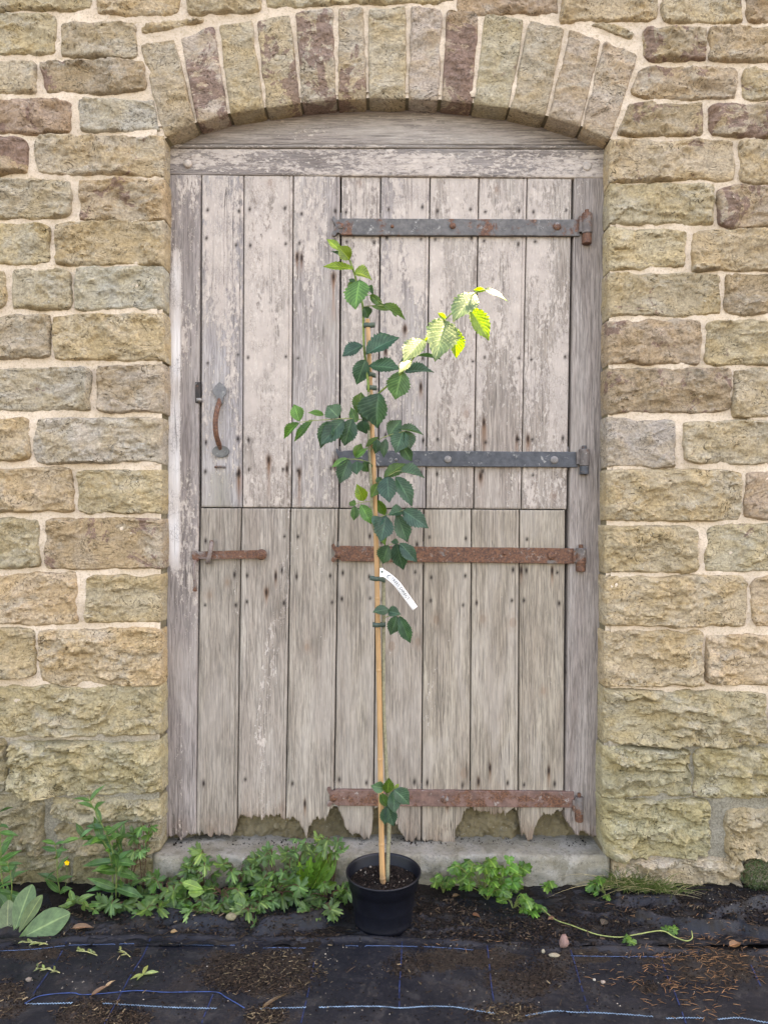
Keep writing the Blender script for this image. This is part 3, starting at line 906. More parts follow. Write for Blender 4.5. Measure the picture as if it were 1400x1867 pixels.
# inner sill behind the rotten board ends
xs = np.linspace(xl, xr, 340)
zs = np.linspace(step_top - 0.02, 0.30, 40)
XX, ZZ = np.meshgrid(xs, zs)
q = np.stack([XX * 9, ZZ * 9, XX * 0], -1)
YY = 0.122 + 0.018 * fbm(q * 1.3, 5, 21, 0.62) + 0.012 * facets(XX + 0.01 * fbm(q * 3, 3, 2), ZZ, 0.03, 91, 1.5) + 0.01 * np.clip((ZZ - 0.12) / 0.1, 0, 1)
sill = mesh('inner_sill', np.stack([XX, YY, ZZ], -1).reshape(-1, 3), grid_faces(340, 40), M_CONC, None, True, (0.225, 0.182, 0.112, 1))
tag(sill, 'mossy olive rubble showing behind the rotten door bottom', 'rubble')
mb = MB()
for i in range(420):
    x = random.uniform(t0.x + 0.05, t1.x - 0.05)
    y = random.uniform(0.055, 0.115) - 0.02 * (random.random() ** 3)
    r = random.uniform(0.001, 0.0035)
    z = step_top + r * 0.4
    mb.add([(x - r, y, z - r), (x + r * .6, y - r, z - r * .8), (x + r, y + r, z - r), (x + random.uniform(-r, r) * .4, y, z + r)], [(0, 1, 3), (1, 2, 3), (2, 0, 3)])
dirt = mb.build('dirt', M_CRUMB, None, False)
tag(dirt, 'fine dark dirt and crumbs lying along the threshold', 'dirt', kind='stuff')

# ------------------------------------------------------------------ door frame
YF = 0.070
STAINS = []
def board(parent, name, tl, tr, br, bl, ypl, col, paint, thick=0.024, bottom=None, top=None, bead=None, horiz=False, seed=0, stains=(), algae=None, curve=None, warp=0.002):
    """a plank: corners in photograph positions on its own plane; rotten ends by profile; vertex stains"""
    c = [W(*p, ypl) for p in (tl, tr, br, bl)]
    w = (c[1] - c[0]).length
    h = (c[3] - c[0]).length if top is None else 0.09
    if not horiz:
        us = [0, .0016, .004]
        us += list(np.linspace(.008, w - .016, max(6, int(w / (0.0045 if bottom is None else 0.0028)))))
        us += [w - .013, w - .0115, w - .010, w - .0085, w - .004, w - .0016, w]
        us = np.array(us) / w
        vs_ = np.concatenate([[0, .0016 / h], np.linspace(.004 / h, 1 - .002 / h, max(6, int(h / 0.006))), [1]])
    else:
        us = np.concatenate([[0, .0016 / w], np.linspace(.004 / w, 1 - .004 / w, int(w / 0.007)), [1 - .0016 / w, 1]])
        vs_ = np.concatenate([[0, .0016 / h], np.linspace(.005 / h, 1 - .005 / h, max(6, int(h / 0.006))), [1 - .0016 / h, 1]])
    U, Vv = np.meshgrid(us, vs_)
    C = np.array([[q.x, q.z] for q in c])
    T = C[0] * (1 - U)[..., None] + C[1] * U[..., None]
    Bm = C[3] * (1 - U)[..., None] + C[2] * U[..., None]
    if top is not None:                                           # top outline (photograph positions)
        tz = np.array([W(*p, ypl) for p in top])
        T = T.copy()
        T[..., 1] = np.interp(T[..., 0], tz[:, 0], tz[:, 2])
    if bottom is not None:
        bz = np.array([W(*p, ypl) for p in bottom])
        xb = Bm[..., 0]
        jag = 0.007 * fbm(np.stack([xb * 60, xb * 0 + seed, xb * 0], -1), 2, 77) - 0.009 * np.clip(fbm(np.stack([xb * 210, xb * 0 + seed, xb * 0], -1), 2, 78), 0, 1) ** 1.5 + 0.004 * fbm(np.stack([xb * 380, xb * 0 + seed, xb * 0], -1), 2, 79)
        Bm = Bm.copy()
        Bm[..., 1] = np.interp(xb, bz[:, 0], bz[:, 2]) + jag
    XZ = T * (1 - Vv)[..., None] + Bm * Vv[..., None]
    X, Z = XZ[..., 0], XZ[..., 1]
    q = np.stack([X * 3 + seed * 5.1, X * 0 + seed, Z * 1.2], -1)
    Y = ypl + warp * fbm(q, 3, 3)
    gr = fbm(np.stack([X * 150 + seed, X * 0, Z * 5], -1), 3, 9)
    Y = Y + 0.0006 * gr
    eu = np.minimum(U, 1 - U) * w
    ev = np.minimum(Vv, 1 - Vv) * h
    e = np.minimum(eu, ev)
    Y = Y + 0.003 * np.clip(1 - e / 0.0035, 0, 1) ** 1.5
    if bead == 'r':
        d = (1 - U) * w
        Y = Y + 0.0035 * np.exp(-((d - .0108) / .0013) ** 2)
    if bottom is not None:                                        # rotten ends get thin and ragged
        zz = (Z - np.min(Bm[..., 1])) / 0.10
        rot = np.clip(1 - zz, 0, 1)
        Y = Y + rot * (0.004 * gr + 0.007 * np.abs(fbm(np.stack([X * 60, Z * 14, X * 0 + seed], -1), 3, 44)))
    nu, nv = len(us), len(vs_)
    n = nu * nv
    verts = np.stack([X, Y, Z], -1).reshape(-1, 3)
    faces = [grid_faces(nu, nv)]
    loop = list(range(nu)) + [nu - 1 + j * nu for j in range(1, nv)] + [n - 2 - i for i in range(nu - 1)] + [(nv - 2 - j) * nu for j in range(nv - 2)]
    ring = verts[loop].copy()
    ring[:, 1] = ypl + thick
    L = len(loop)
    la_, ia_ = np.array(loop), np.arange(L)
    faces.append(np.stack([la_, n + ia_, n + (ia_ + 1) % L, np.roll(la_, -1)], 1))
    faces = np.concatenate(faces)[:, ::-1]
    allv = np.concatenate([verts, ring])
    cen = np.array([X.mean(), ypl, Z.mean()])
    o = mesh(name, allv - cen, faces, M_WOODH if horiz else M_WOOD, parent, True, (*col, paint))
    o.location = Vector(cen) - Vector(parent.location)
    o.data.set_sharp_from_angle(angle=math.radians(50))
    # stains
    st = np.zeros((len(allv), 4))
    s0 = D + ypl
    ppx = allv[:, 0] * F / s0 + CX
    ppy = CY - (allv[:, 2] - CAMZ) * F / s0
    for (sx, sy, kind, ln) in stains:
        if kind == 'hole':
            st[:, 1] = np.maximum(st[:, 1], 1.15 * np.exp(-(((ppx - sx) / 2.6) ** 2 + ((ppy - sy) / (ln * 1.25)) ** 2)))
        elif kind == 'rust':
            wv = 3.2 + 1.4 * np.sin(ppy * 0.07 + sx)
            up = np.clip((ppy - sy) / ln, -0.2, 1)
            m = np.exp(-((ppx - sx) / wv) ** 2) * np.where(ppy < sy, np.exp(-((ppy - sy) / 8) ** 2), np.where(ppy < sy + ln, 1 - 0.75 * up, 0.25 * np.exp(-((ppy - sy - ln) / 8) ** 2)))
            st[:, 0] = np.maximum(st[:, 0], m)
        elif kind == 'paint':
            st[:, 3] = np.maximum(st[:, 3], np.exp(-((ppx - sx + (ppy - sy) * 0.007) / 9) ** 4) * np.clip((ppy - sy) / 60, 0, 1) * np.clip((sy + ln - ppy) / 60, 0, 1) * (0.9 + 0.6 * fbm(allv * 6, 3, 5)))
        elif kind == 'knot':
            rr_ = np.sqrt(((ppx - sx) / 1.0) ** 2 + ((ppy - sy) / 1.45) ** 2)
            st[:, 0] = np.maximum(st[:, 0], 0.26 * np.exp(-((rr_ - ln * .7) / 1.8) ** 2) + 0.34 * np.exp(-(rr_ / (ln * .55)) ** 2) + 0.10 * np.exp(-((rr_ - ln * 1.6) / 2.4) ** 2))
        elif kind == 'bare':
            st[:, 3] = st[:, 3] - 0.20 * np.clip((ppy - sy) / ln, 0, 1)
        elif kind == 'algae':
            st[:, 2] = np.maximum(st[:, 2], np.exp(-((ppx - sx) / 22) ** 2) * np.clip((ppy - sy) / 12, 0, 1) * (ppy < sy + ln))
    if bottom is not None:
        rot = np.clip(1 - (allv[:, 2] - np.min(Bm[..., 1])) / 0.13, 0, 1)
        st[:, 0] = np.maximum(st[:, 0], 0.50 * rot ** 1.5 * (0.5 + 0.5 * fbm(allv * 20, 3, 4)))
    ca = o.data.color_attributes.new('stain', 'FLOAT_COLOR', 'POINT')
    ca.data.foreach_set('color', st.astype(np.float32).ravel())
    return o

frame = empty('door_frame', (0, YF, step_top), 'weathered timber door frame with arched head board, fitted under the stone arch', 'door frame')
PW = (0.30, 0.262, 0.245)
def framepart(name, *a, **k):
    return board(frame, name, *a, **k)
framepart('post', (309, 318), (366, 318), (357, 1527), (301, 1522), YF, (0.31, 0.27, 0.25), 0.44, thick=0.09, seed=1, stains=[(322, 440, 'paint', 620), (316, 700, 'paint', 320)],
          bottom=[(300, 1523), (320, 1524), (330, 1532), (345, 1522), (358, 1524)])
framepart('post', (1047, 324), (1104, 324), (1090, 1520), (1030, 1515), YF, (0.325, 0.280, 0.252), 0.06, thick=0.09, seed=2,
          bottom=[(1028, 1475), (1033, 1492), (1040, 1505), (1055, 1522), (1066, 1515), (1090, 1525)])
framepart('lintel', (306, 270), (1107, 272), (1106, 324), (308, 317.5), YF - 0.002, (0.285, 0.248, 0.228), 0.58, thick=0.09, horiz=True, seed=3)
hb = [(x, y + 0.0) for x, y in zip(ox, oy)]
top = [(x + (700 - x) * 0.022, y + 14) for x, y in hb]
framepart('head_board', (306, 262), (1107, 262), (1107, 263.5), (306, 262.5), YF + 0.008, (0.37, 0.325, 0.295), 0.36, thick=0.08, horiz=True, seed=4, top=[(300, 261)] + top + [(1110, 263)])
framepart('moulding', (310, 262), (1103, 264), (1103, 270), (310, 268.5), YF - 0.007, (0.27, 0.235, 0.21), 0.45, thick=0.05, horiz=True, seed=5)
def bolt(parent, name, px, py, y, r, h=0.006, rust=0.4, col=(0.14, 0.13, 0.125)):
    c = W(px, py, y)
    mb = MB()
    mb.lathe([(r * 1.0, -0.004), (r * 1.02, h * 0.25), (r * 0.9, h * 0.7), (r * 0.55, h * 0.95), (0.0002, h)], (0, 0, 0), 14, 'y')
    o = mb.build(name, M_IRON, parent, True, (*col, rust))
    o.location = c - Vector(parent.location)
    if parent.parent is not None:
        o.location -= Vector(parent.parent.location)
    return o
bolt(frame, 'peg', 343, 299, YF - 0.003, 0.014, 0.010, 0.2, (0.35, 0.30, 0.26))
bolt(frame, 'peg', 1070, 303, YF - 0.003, 0.015, 0.004, 0.2, (0.30, 0.26, 0.23))
mb = MB()
a, b = W(357, 697, YF), W(366.5, 735, YF)
mb.box((a.x, YF - 0.004, b.z), (b.x, YF + 0.004, a.z))
slot = mb.build('latch_keep', M_IRON, frame, False, (0.018, 0.014, 0.012, 0.35))
slot.location = -Vector(frame.location)
mb = MB()
mb.tube([W(359, 729, YF - 0.008), W(368, 729, YF - 0.008)], 0.006, 8)
lt = mb.build('latch_tongue', M_IRON, frame, True, (0.2, 0.19, 0.18, 0.2))
lt.location = -Vector(frame.location)

# ------------------------------------------------------------------ the two door leaves
YP = 0.0745
upper = empty('upper_door_leaf', W(700, 926, YP), 'upper stable door leaf of pink-white flaking boards with two dark hinge straps', 'door')
lower = empty('lower_door_leaf', W(700, 1480, YP), 'lower stable door leaf of bare grey boards with rotten ragged bottom edge', 'door')
JT = [367.5, 445, 535, 622, 694, 784, 873, 961, 1046]
JM = [366.5, 442, 531.5, 619, 689, 776, 863, 950, 1036.5]
JL = [365.5, 440.5, 530, 617, 686, 772.5, 859.5, 946.5, 1033.5]
JB = [357.5, 432.5, 521, 609, 681, 768, 857, 944, 1030]
nails = {385: 3.2, 440: 3.2, 655: 2.5, 800: 3.6, 862: 3.6}
nails2 = {985: 3.4, 1046: 3.6, 1098: 2.8, 1425: 4.0}
UP_RUST = [(436, 862, 62), (542, 468, 30), (550, 470, 20), (608, 505, 75), (490, 838, 60), (546, 862, 66), (523, 855, 12), (767, 705, 20), (882, 770, 62), (942, 800, 26), (962, 800, 24), (876, 868, 16), (703, 640, 12), (610, 845, 14), (738, 600, 10)]
LO_RUST = [(556, 1465, 24), (872, 1425, 12), (893, 1400, 20), (815, 1465, 14), (503, 1050, 14), (486, 1080, 20), (690, 1035, 14), (950, 1040, 18), (1006, 1040, 24), (624, 1500, 10), (1000, 1405, 22)]
def bare():
    k = random.uniform(0.92, 1.08)
    return k
UCOL = [(0.36, 0.33, 0.32), (0.42, 0.365, 0.32), (0.395, 0.35, 0.325), (0.37, 0.318, 0.285), (0.36, 0.318, 0.30), (0.395, 0.338, 0.295), (0.405, 0.348, 0.303), (0.41, 0.352, 0.305)]
UPAINT = [0.58, 0.74, 0.64, 0.60, 0.56, 0.70, 0.74, 0.72]
LCOL = [(0.325, 0.282, 0.235), (0.385, 0.335, 0.285), (0.36, 0.312, 0.26), (0.315, 0.27, 0.22), (0.32, 0.272, 0.225), (0.365, 0.312, 0.25), (0.36, 0.307, 0.245), (0.35, 0.298, 0.236)]
LPAINT = [0.10, 0.26, 0.20, 0.06, 0.06, 0.12, 0.12, 0.10]
UBOT = {0: [(366, 922), (385, 923), (400, 921), (404, 919.5), (412, 922), (443, 925)], 7: [(949, 928), (1020, 929), (1024, 926), (1034, 925), (1037, 924)]}
LBOT = [
    [(357, 1518), (375, 1524), (390, 1521), (396, 1526), (408, 1516), (420, 1527), (428, 1518), (433, 1490)],
    [(432, 1498), (440, 1486), (452, 1488), (470, 1490), (478, 1494), (488, 1488), (500, 1486), (515, 1488), (521, 1494)],
    [(521, 1488), (538, 1494), (548, 1504), (555, 1518), (559, 1529), (563, 1506), (572, 1495), (585, 1494), (596, 1490), (602, 1478), (609, 1470)],
    [(609, 1462), (618, 1474), (628, 1500), (641, 1523), (650, 1520), (661, 1529), (668, 1524), (672, 1532), (678, 1520), (681, 1474)],
    [(681, 1472), (706, 1473), (716, 1490), (728, 1514), (741, 1537), (752, 1533), (757, 1530), (766, 1537), (768, 1520)],
    [(768, 1530), (775, 1533), (800, 1537), (815, 1543), (824, 1544), (829, 1534), (830, 1512), (838, 1498), (846, 1478), (857, 1473)],
    [(857, 1474), (872, 1477), (890, 1484), (912, 1482), (930, 1479), (944, 1474)],
    [(944, 1476), (948, 1500), (951, 1524), (958, 1522), (962, 1533), (970, 1528), (975, 1512), (984, 1490), (990, 1480), (1005, 1484), (1018, 1478), (1030, 1472)],
]
for i in range(8):
    x0, x1, xm0, xm1 = JT[i] + 1.1, JT[i + 1] - 1.1, JM[i] + 1.1, JM[i + 1] - 1.1
    if i == 2: x1 -= 1.2; xm1 -= 1.0
    if i == 7: x1 -= 3.0; xm1 -= 3.0
    stn = []
    for yy, s in nails.items():
        for fx_ in (0.14, 0.87):
            if random.random() < 0.85:
                xx = x0 + (x1 - x0) * (fx_ + random.uniform(-.04, .04)) - 4 * (yy - 320) / 600
                stn.append((xx, yy + random.uniform(-8, 8), 'hole', s * random.uniform(.7, 1.3)))
    for rx, ry, ln in UP_RUST:
        stn.append((rx, ry, 'rust', ln))
        stn.append((rx, ry, 'hole', 6.5))
    stn.append((0, 740, 'bare', 170))
    if i == 0:
        stn.append((402, 856, 'algae', 80))
    for kx, ky, kr in ((655, 333, 5), (1010, 905, 4), (493, 333, 5), (850, 755, 6), (905, 345, 4)):
        stn.append((kx, ky, 'knot', kr))
    yt = 318.5 + 6.5 * (i / 7.0)
    yb = 924.5 + 3.5 * (i / 7.0)
    board(upper, 'plank', (x0, yt), (x1, yt + 0.8), (xm1, yb + 0.4), (xm0, yb), YP + random.uniform(-.0012, .0012), UCOL[i], UPAINT[i], seed=10 + i, bead='r' if i in (0, 1, 2, 4, 6) else None, stains=stn,
          bottom=None, warp=0.0014)
    x0, x1, xb0, xb1 = JL[i] + 1.1, JL[i + 1] - 1.1, JB[i] + 1.1, JB[i + 1] - 1.1
    if i == 7: x1 -= 3.0; xb1 -= 2.4
    stn = []
    for yy, s in nails2.items():
        for fx_ in (0.14, 0.87):
            if random.random() < 0.8:
                xx = x0 + (x1 - x0) * (fx_ + random.uniform(-.04, .04)) - 8 * (yy - 930) / 550
                stn.append((xx, yy + random.uniform(-8, 8), 'hole', s * random.uniform(.7, 1.5)))
    for rx, ry, ln in LO_RUST:
        stn.append((rx, ry, 'rust', ln))
        stn.append((rx, ry, 'hole', 7))
    for kx, ky, kr in ((795, 1130, 6), (880, 1128, 6), (935, 1135, 7), (714, 1178, 7), (762, 1170, 6), (382, 1085, 5), (415, 1062, 4), (846, 1410, 8), (560, 1180, 5), (990, 1260, 5)):
        stn.append((kx, ky, 'knot', kr))
    board(lower, 'plank', (x0, yb + 1.6), (x1, yb + 2.0), (xb1, 1500), (xb0, 1500), YP + 0.002 + random.uniform(-.0015, .0015), LCOL[i], LPAINT[i], seed=30 + i, bead='r' if i in (0, 1, 2, 6) else None,
          stains=stn, bottom=LBOT[i], warp=0.002)
# ledges that the boards are nailed to, behind
for leaf, ys in ((upper, (412, 838)), (lower, (1012, 1452))):
    for yy in ys:
        mb = MB()
        a, b = W(372, yy - 24, YP + 0.026), W(1036 if yy < 900 else 1022, yy + 18, YP + 0.026)
        mb.box((a.x, YP + 0.026, b.z), (b.x, YP + 0.048, a.z))
        o = mb.build('ledge', M_WOOD, leaf, False, (0.16, 0.13, 0.10, 0.0))
        o.location = -Vector(leaf.location)

# hinge straps
def strap(leaf, x0, y0, x1, y1, slope, col, rust, bolts, knuckle, fork='big', drop=0):
    """strap from fork end (x0) to hinge eye (x1); y0..y1 its height; slope = fall over its length"""
    yf = YP - 0.0125
    def q(px, py):
        v = W(px, py + slope * (px - x0) / (x1 - x0), yf)
        return (v.x, v.z)
    ym = (y0 + y1) / 2
    hh = (y1 - y0) / 2
    out = [q(x0 + 16, y0)]
    out += [q(x0 + 10, y0 + 3), q(x0 + 6, y0 + 1), q(x0 + 3.5, y0 - 3.5), q(x0 + 0.5, y0 - 3.2), q(x0 - 1, y0 + 0.5), q(x0 + 2, y0 + 6), q(x0 + 5.5, ym - 3),
            q(x0 + 6, ym + 1), q(x0 + 4.5, ym + 5), q(x0 + 0.5, y1 - 6), q(x0 - 1, y1 - 1.5), q(x0 + 1, y1 + 2.0), q(x0 + 5, y1 + 1.2), q(x0 + 9, y1 - 4), q(x0 + 12, y1 - 4.5), q(x0 + 18, y1)]
    nst = 26
    xs_ = np.linspace(x0 + 30, x1 - 4, nst)
    lo = [q(x, y1 + random.uniform(-.35, .35)) for x in xs_]
    hi = [q(x, y0 + random.uniform(-.35, .35)) for x in xs_[::-1]]
    poly = out + lo + hi
    # front polygon as a concave-safe strip: fork piece + bar pieces
    mb = MB()
    mb.prism(out[::-1], yf, yf + 0.012)
    bar = [out[-1]] + lo
    barh = [out[0]] + hi[::-1]
    V_, F_ = [], []
    for (xa, za), (xb, zb) in zip(bar, barh):
        yj = yf + random.uniform(-.0004, .0004)
        V_ += [(xa, yf + 0.013, za), (xa, yj + 0.0012, za), (xa, yj, za + 0.0016), (xb, yj, zb - 0.0016), (xb, yj + 0.0012, zb), (xb, yf + 0.013, zb)]
    for i in range(len(bar) - 1):
        for k in range(5):
            F_.append((i * 6 + k, (i + 1) * 6 + k, (i + 1) * 6 + k + 1, i * 6 + k + 1))
    mb.add(V_, F_)
    o = mb.build('hinge_strap', M_IRON, leaf, True, (*col, rust))
    o.data.set_sharp_from_angle(angle=math.radians(35))
    o.location = -Vector(leaf.location)
    def bl(px, py, r, rust_):
        mb = MB()
        mb.lathe([(r, -0.003), (r * 1.02, 0.0015), (r * 0.88, 0.0045), (r * 0.5, 0.0062), (0.0003, 0.0068)], (0, 0, 0), 14, 'y')
        b = mb.build('bolt', M_IRON, o, True, (0.15, 0.14, 0.135, rust_))
        b.location = W(px, py + slope * (px - x0) / (x1 - x0), yf)
    for (bx, by, br) in bolts:
        bl(bx, by, br, min(1, rust + 0.15))
    # hinge eye round its pin
    kx0, ky0, kx1, ky1 = knuckle
    c = W((kx0 + kx1) / 2, 900, yf - 0.004)
    r = (W(kx1, 900, yf).x - W(kx0, 900, yf).x) / 2 * 0.82
    z0, z1 = W(0, ky1, yf).z, W(0, ky0, yf).z
    zm = z1 - (z1 - z0) * 0.66
    mb = MB()
    mb.tube([(c.x, c.y, zm), (c.x, c.y, zm + 0.001), (c.x, c.y, z1 - 0.002), (c.x, c.y, z1)], [r * .94, r, r, r * .9], 14)
    mb.box((c.x - r * 1.5, c.y - r * 0.2, zm + 0.006), (c.x, c.y + r * .9, z1 - 0.010))
    e = mb.build('hinge_eye', M_IRON, o, True, (0.10, 0.085, 0.078, 0.52))
    e.data.set_sharp_from_angle(angle=math.radians(40))
    mb = MB()
    mb.tube([(c.x, c.y, z0), (c.x, c.y, z0 + 0.002), (c.x, c.y, zm - 0.001)], [r * .75, r * .9, r * .9], 12)
    mb.box((c.x - r * 0.8, c.y, z0 + 0.004), (c.x + r * 0.8, YF + 0.01, zm - 0.003))
    mb.tube([(c.x, c.y, zm), (c.x, c.y, z1 + 0.012)], r * 0.42, 10)
    e = mb.build('hinge_pin', M_IRON, o, True, (col[0], col[1], col[2], min(1, rust + 0.3)))
    e.data.set_sharp_from_angle(angle=math.radians(40))
    return o
strap(upper, 606, 398, 1060, 428, 2, (0.078, 0.074, 0.072), 0.50, [(622, 412, .0105), (715, 412.5, .006), (825, 411, .011), (1015, 411, .0135)], (1058, 390, 1081, 446))
strap(upper, 612, 821, 1056, 849, 3, (0.045, 0.049, 0.056), 0.16, [(816, 836, .0125), (722, 837, .005), (1010, 836, .0135)], (1053, 819, 1076, 865))
strap(lower, 605, 995, 1050, 1023, 5, (0.10, 0.085, 0.078), 0.80, [(617, 1011, .012), (919, 1006, .006), (1005, 1009, .0145)], (1047, 999, 1070, 1042))
s4 = strap(lower, 597, 1440, 1050, 1469, 4, (0.115, 0.066, 0.054), 0.50, [(608, 1455, .0125), (810, 1455, .0135)], (1046, 1452, 1065, 1497))

# pull handle
hd = empty('pull_handle', (0, 0, 0))
hd.parent = upper
yb_ = YP - 0.001
hd.location = W(401, 770, yb_) - Vector(upper.location)
def hpart(name, mb, col, rust, smooth=True):
    o = mb.build(name, M_IRON, hd, smooth, (*col, rust))
    o.location = -W(401, 770, yb_)
    o.data.set_sharp_from_angle(angle=math.radians(45))
    return o
def plate_poly(pts, y0, y1):
    mb = MB()
    mb.prism([(W(*p, y0).x, W(*p, y0).z) for p in pts], y0, y1)
    return mb
hpart('top_plate', plate_poly([(400.5, 696), (393, 703), (388.5, 711), (389.5, 718), (394, 723.5), (396, 736), (406, 736), (407.5, 724), (412, 718.5), (413.5, 711), (409, 703)], YP - 0.010, YP), (0.10, 0.10, 0.10), 0.2)
circ = [(402.5 + 15.5 * math.cos(a), 823 + 11 * math.sin(a)) for a in [-2 * math.pi * k / 20 for k in range(20)]]
hpart('bottom_plate', plate_poly(circ, YP - 0.009, YP), (0.085, 0.085, 0.08), 0.3)
mb = MB()
bow = smooth_path([W(400, 728, YP - 0.004), W(399.5, 736, YP - 0.012), W(396, 748, YP - 0.033), W(393, 768, YP - 0.042), W(394, 790, YP - 0.038), W(399, 808, YP - 0.020), W(402, 818, YP - 0.005)], 5)
mb.tube(bow, [0.0075 if i < 4 or i > len(bow) - 5 else 0.009 for i in range(len(bow))], 10)
hpart('grip', mb, (0.12, 0.085, 0.07), 0.72)
mb = MB()
mb.tube(smooth_path([W(393, 852, YP + 0.003), W(394, 851, YP - 0.008), W(401, 851, YP - 0.011), W(409, 851, YP - 0.008), W(410, 853, YP + 0.003)], 4), 0.0038, 8)
st_ = mb.build('staple', M_IRON, upper, True, (0.09, 0.08, 0.075, 0.5))
st_.location = -Vector(upper.location)

# bar latch on the lower leaf
yl = YP - 0.010
la = empty('bar_latch', (0, 0, 0))
la.parent = lower
la.location = W(420, 1012, yl) - Vector(lower.location)
def lpart(name, mb, rust, col=(0.13, 0.105, 0.095)):
    o = mb.build(name, M_IRON, la, True, (*col, rust))
    o.location = -W(420, 1012, yl)
    o.data.set_sharp_from_angle(angle=math.radians(45))
    return o
lpart('bar', plate_poly([(476, 1003), (440, 1003.5), (395, 1004.5), (364, 1005.5), (353, 1003.5), (350, 1006), (351, 1020), (356, 1021.5), (364, 1019.5), (400, 1019), (440, 1018.5), (476, 1018)], yl - 0.006, yl + 0.002), 0.62)
mb = MB()
mb.lathe([(0.0185, -0.004), (0.0188, 0.004), (0.0165, 0.0065), (0.009, 0.007), (0.008, 0.010), (0.0003, 0.0108)], W(477, 1011, yl - 0.003), 20, 'y')
lpart('pivot', mb, 0.70)
mb = MB()
mb.tube(smooth_path([W(386, 988, YP + 0.002), W(386, 990, yl - 0.012), W(384, 1005, yl - 0.018), W(380, 1022, yl - 0.014), W(379, 1025, YP)], 4), 0.0075, 8)
lpart('keeper', mb, 0.45)
mb = MB()
tl_ = smooth_path([W(362, 1019, yl), W(357, 1024, yl - 0.012), W(353.5, 1034, yl - 0.020), W(354.5, 1052, yl - 0.022), W(357, 1068, yl - 0.018), W(355.5, 1077, yl - 0.014)], 5)
mb.tube(tl_, [0.0055 + 0.0028 * (i / len(tl_)) ** 4 for i in range(len(tl_))], 8)
lpart('thumb_lever', mb, 0.5)

# ------------------------------------------------------------------ pot, soil, cane, sapling
YT = -0.215
pc = W(699, 1587, YT)
pot = empty('plant_pot', (pc.x, YT, 0.012), 'round black plastic nursery pot filled with soil, standing before the doorstep', 'plant pot')
RIM = pc.z - 0.012
mb = MB()
mb.lathe([(0.080, 0.0), (0.0865, 0.003), (0.0885, 0.012), (0.0880, 0.014), (0.0895, 0.03), (0.0985, RIM - 0.045), (0.1035, RIM - 0.043)], n=64)
pb = mb.build('body', M_POT, pot, True)
mb = MB()
mb.lathe([(0.1005, RIM - 0.046), (0.1060, RIM - 0.044), (0.1100, RIM - 0.012), (0.1120, RIM - 0.009), (0.1150, RIM - 0.006), (0.1158, RIM - 0.002), (0.1150, RIM), (0.1115, RIM), (0.1090, RIM - 0.006), (0.1060, RIM - 0.04), (0.1010, RIM - 0.046), (0.094, 0.06)], n=64)
mb.build('rim', M_POT, pot, True)
SOILZ = RIM - 0.036
nr, na = 16, 48
v = [(0, 0, SOILZ + 0.004)]
for i in range(1, nr + 1):
    r = 0.1055 * i / nr
    for k in range(na):
        a = 2 * math.pi * k / na
        x, y = r * math.cos(a), r * math.sin(a)
        v.append((x, y, SOILZ + 0.0045 * float(fbm(np.array([[x * 40, y * 40, 1.0]]), 3, 8)[0])))
f = [(0, 1 + k, 1 + (k + 1) % na) for k in range(na)]
for i in range(nr - 1):
    for k in range(na):
        a = 1 + i * na
        f.append((a + k, a + na + k, a + na + (k + 1) % na, a + (k + 1) % na))
soil = mesh('soil', v, f, M_SOIL, pot)
def crumb(mb, x, y, z, r, rs=random):
    s = [rs.uniform(0.6, 1.3) for _ in range(6)]
    mb.add([(x + r * s[0], y, z), (x - r * s[1], y, z), (x, y + r * s[2], z), (x, y - r * s[3], z), (x + r * .2, y, z + r * s[4]), (x, y, z - r * .8)],
           [(0, 2, 4), (2, 1, 4), (1, 3, 4), (3, 0, 4), (2, 0, 5), (1, 2, 5), (3, 1, 5), (0, 3, 5)])
mb, mg = MB(), MB()
for i in range(1500):
    a, r = random.uniform(0, 2 * math.pi), 0.100 * math.sqrt(random.random())
    x, y = r * math.cos(a), r * math.sin(a)
    z = SOILZ + 0.001
    crumb(mg if random.random() < 0.045 else mb, x, y, z + 0.001, random.uniform(0.0011, 0.0036) * (1.0 if random.random() < .9 else 1.5))
o = mb.build('soil_crumbs', M_CRUMB, pot, False)
o['kind'] = 'stuff'
o = mg.build('soil_grit', M_GRIT, pot, False)
o['kind'] = 'stuff'

cane = empty('bamboo_cane', W(698, 1592, YT), 'straight tan bamboo cane stuck in the black pot, with green ties', 'cane')
cpts = [(699, 1612), (697, 1590), (695, 1500), (692, 1300), (689, 1150), (686, 1000), (679, 800), (670, 582)]
cp = smooth_path([W(x, y, YT - 0.004) for x, y in cpts], 6)
mb = MB()
n = len(cp)
rad = []
for i in range(n):
    t = i / (n - 1)
    rad.append(0.0088 - 0.0020 * t)
mb.tube(cp, rad, 12)
for t in (0.10, 0.24, 0.37, 0.50, 0.63, 0.74, 0.85, 0.93):
    j = t * (n - 1)
    a = cp[int(j)].lerp(cp[min(n - 1, int(j) + 1)], j - int(j))
    r = 0.0088 - 0.0020 * t
    d = (cp[min(n - 1, int(j) + 1)] - cp[int(j)]).normalized()
    mb.tube([a - d * .005, a - d * .0015, a + d * .0015, a + d * .005], [r * .99, r * 1.13, r * 1.13, r * .99], 12, False)
co = mb.build('stalk', M_CANE, cane)
co.location = -Vector(cane.location)
def cane_at(py):
    ys = [p[1] for p in cpts][::-1]
    xs = [p[0] for p in cpts][::-1]
    return float(np.interp(py, ys, xs))
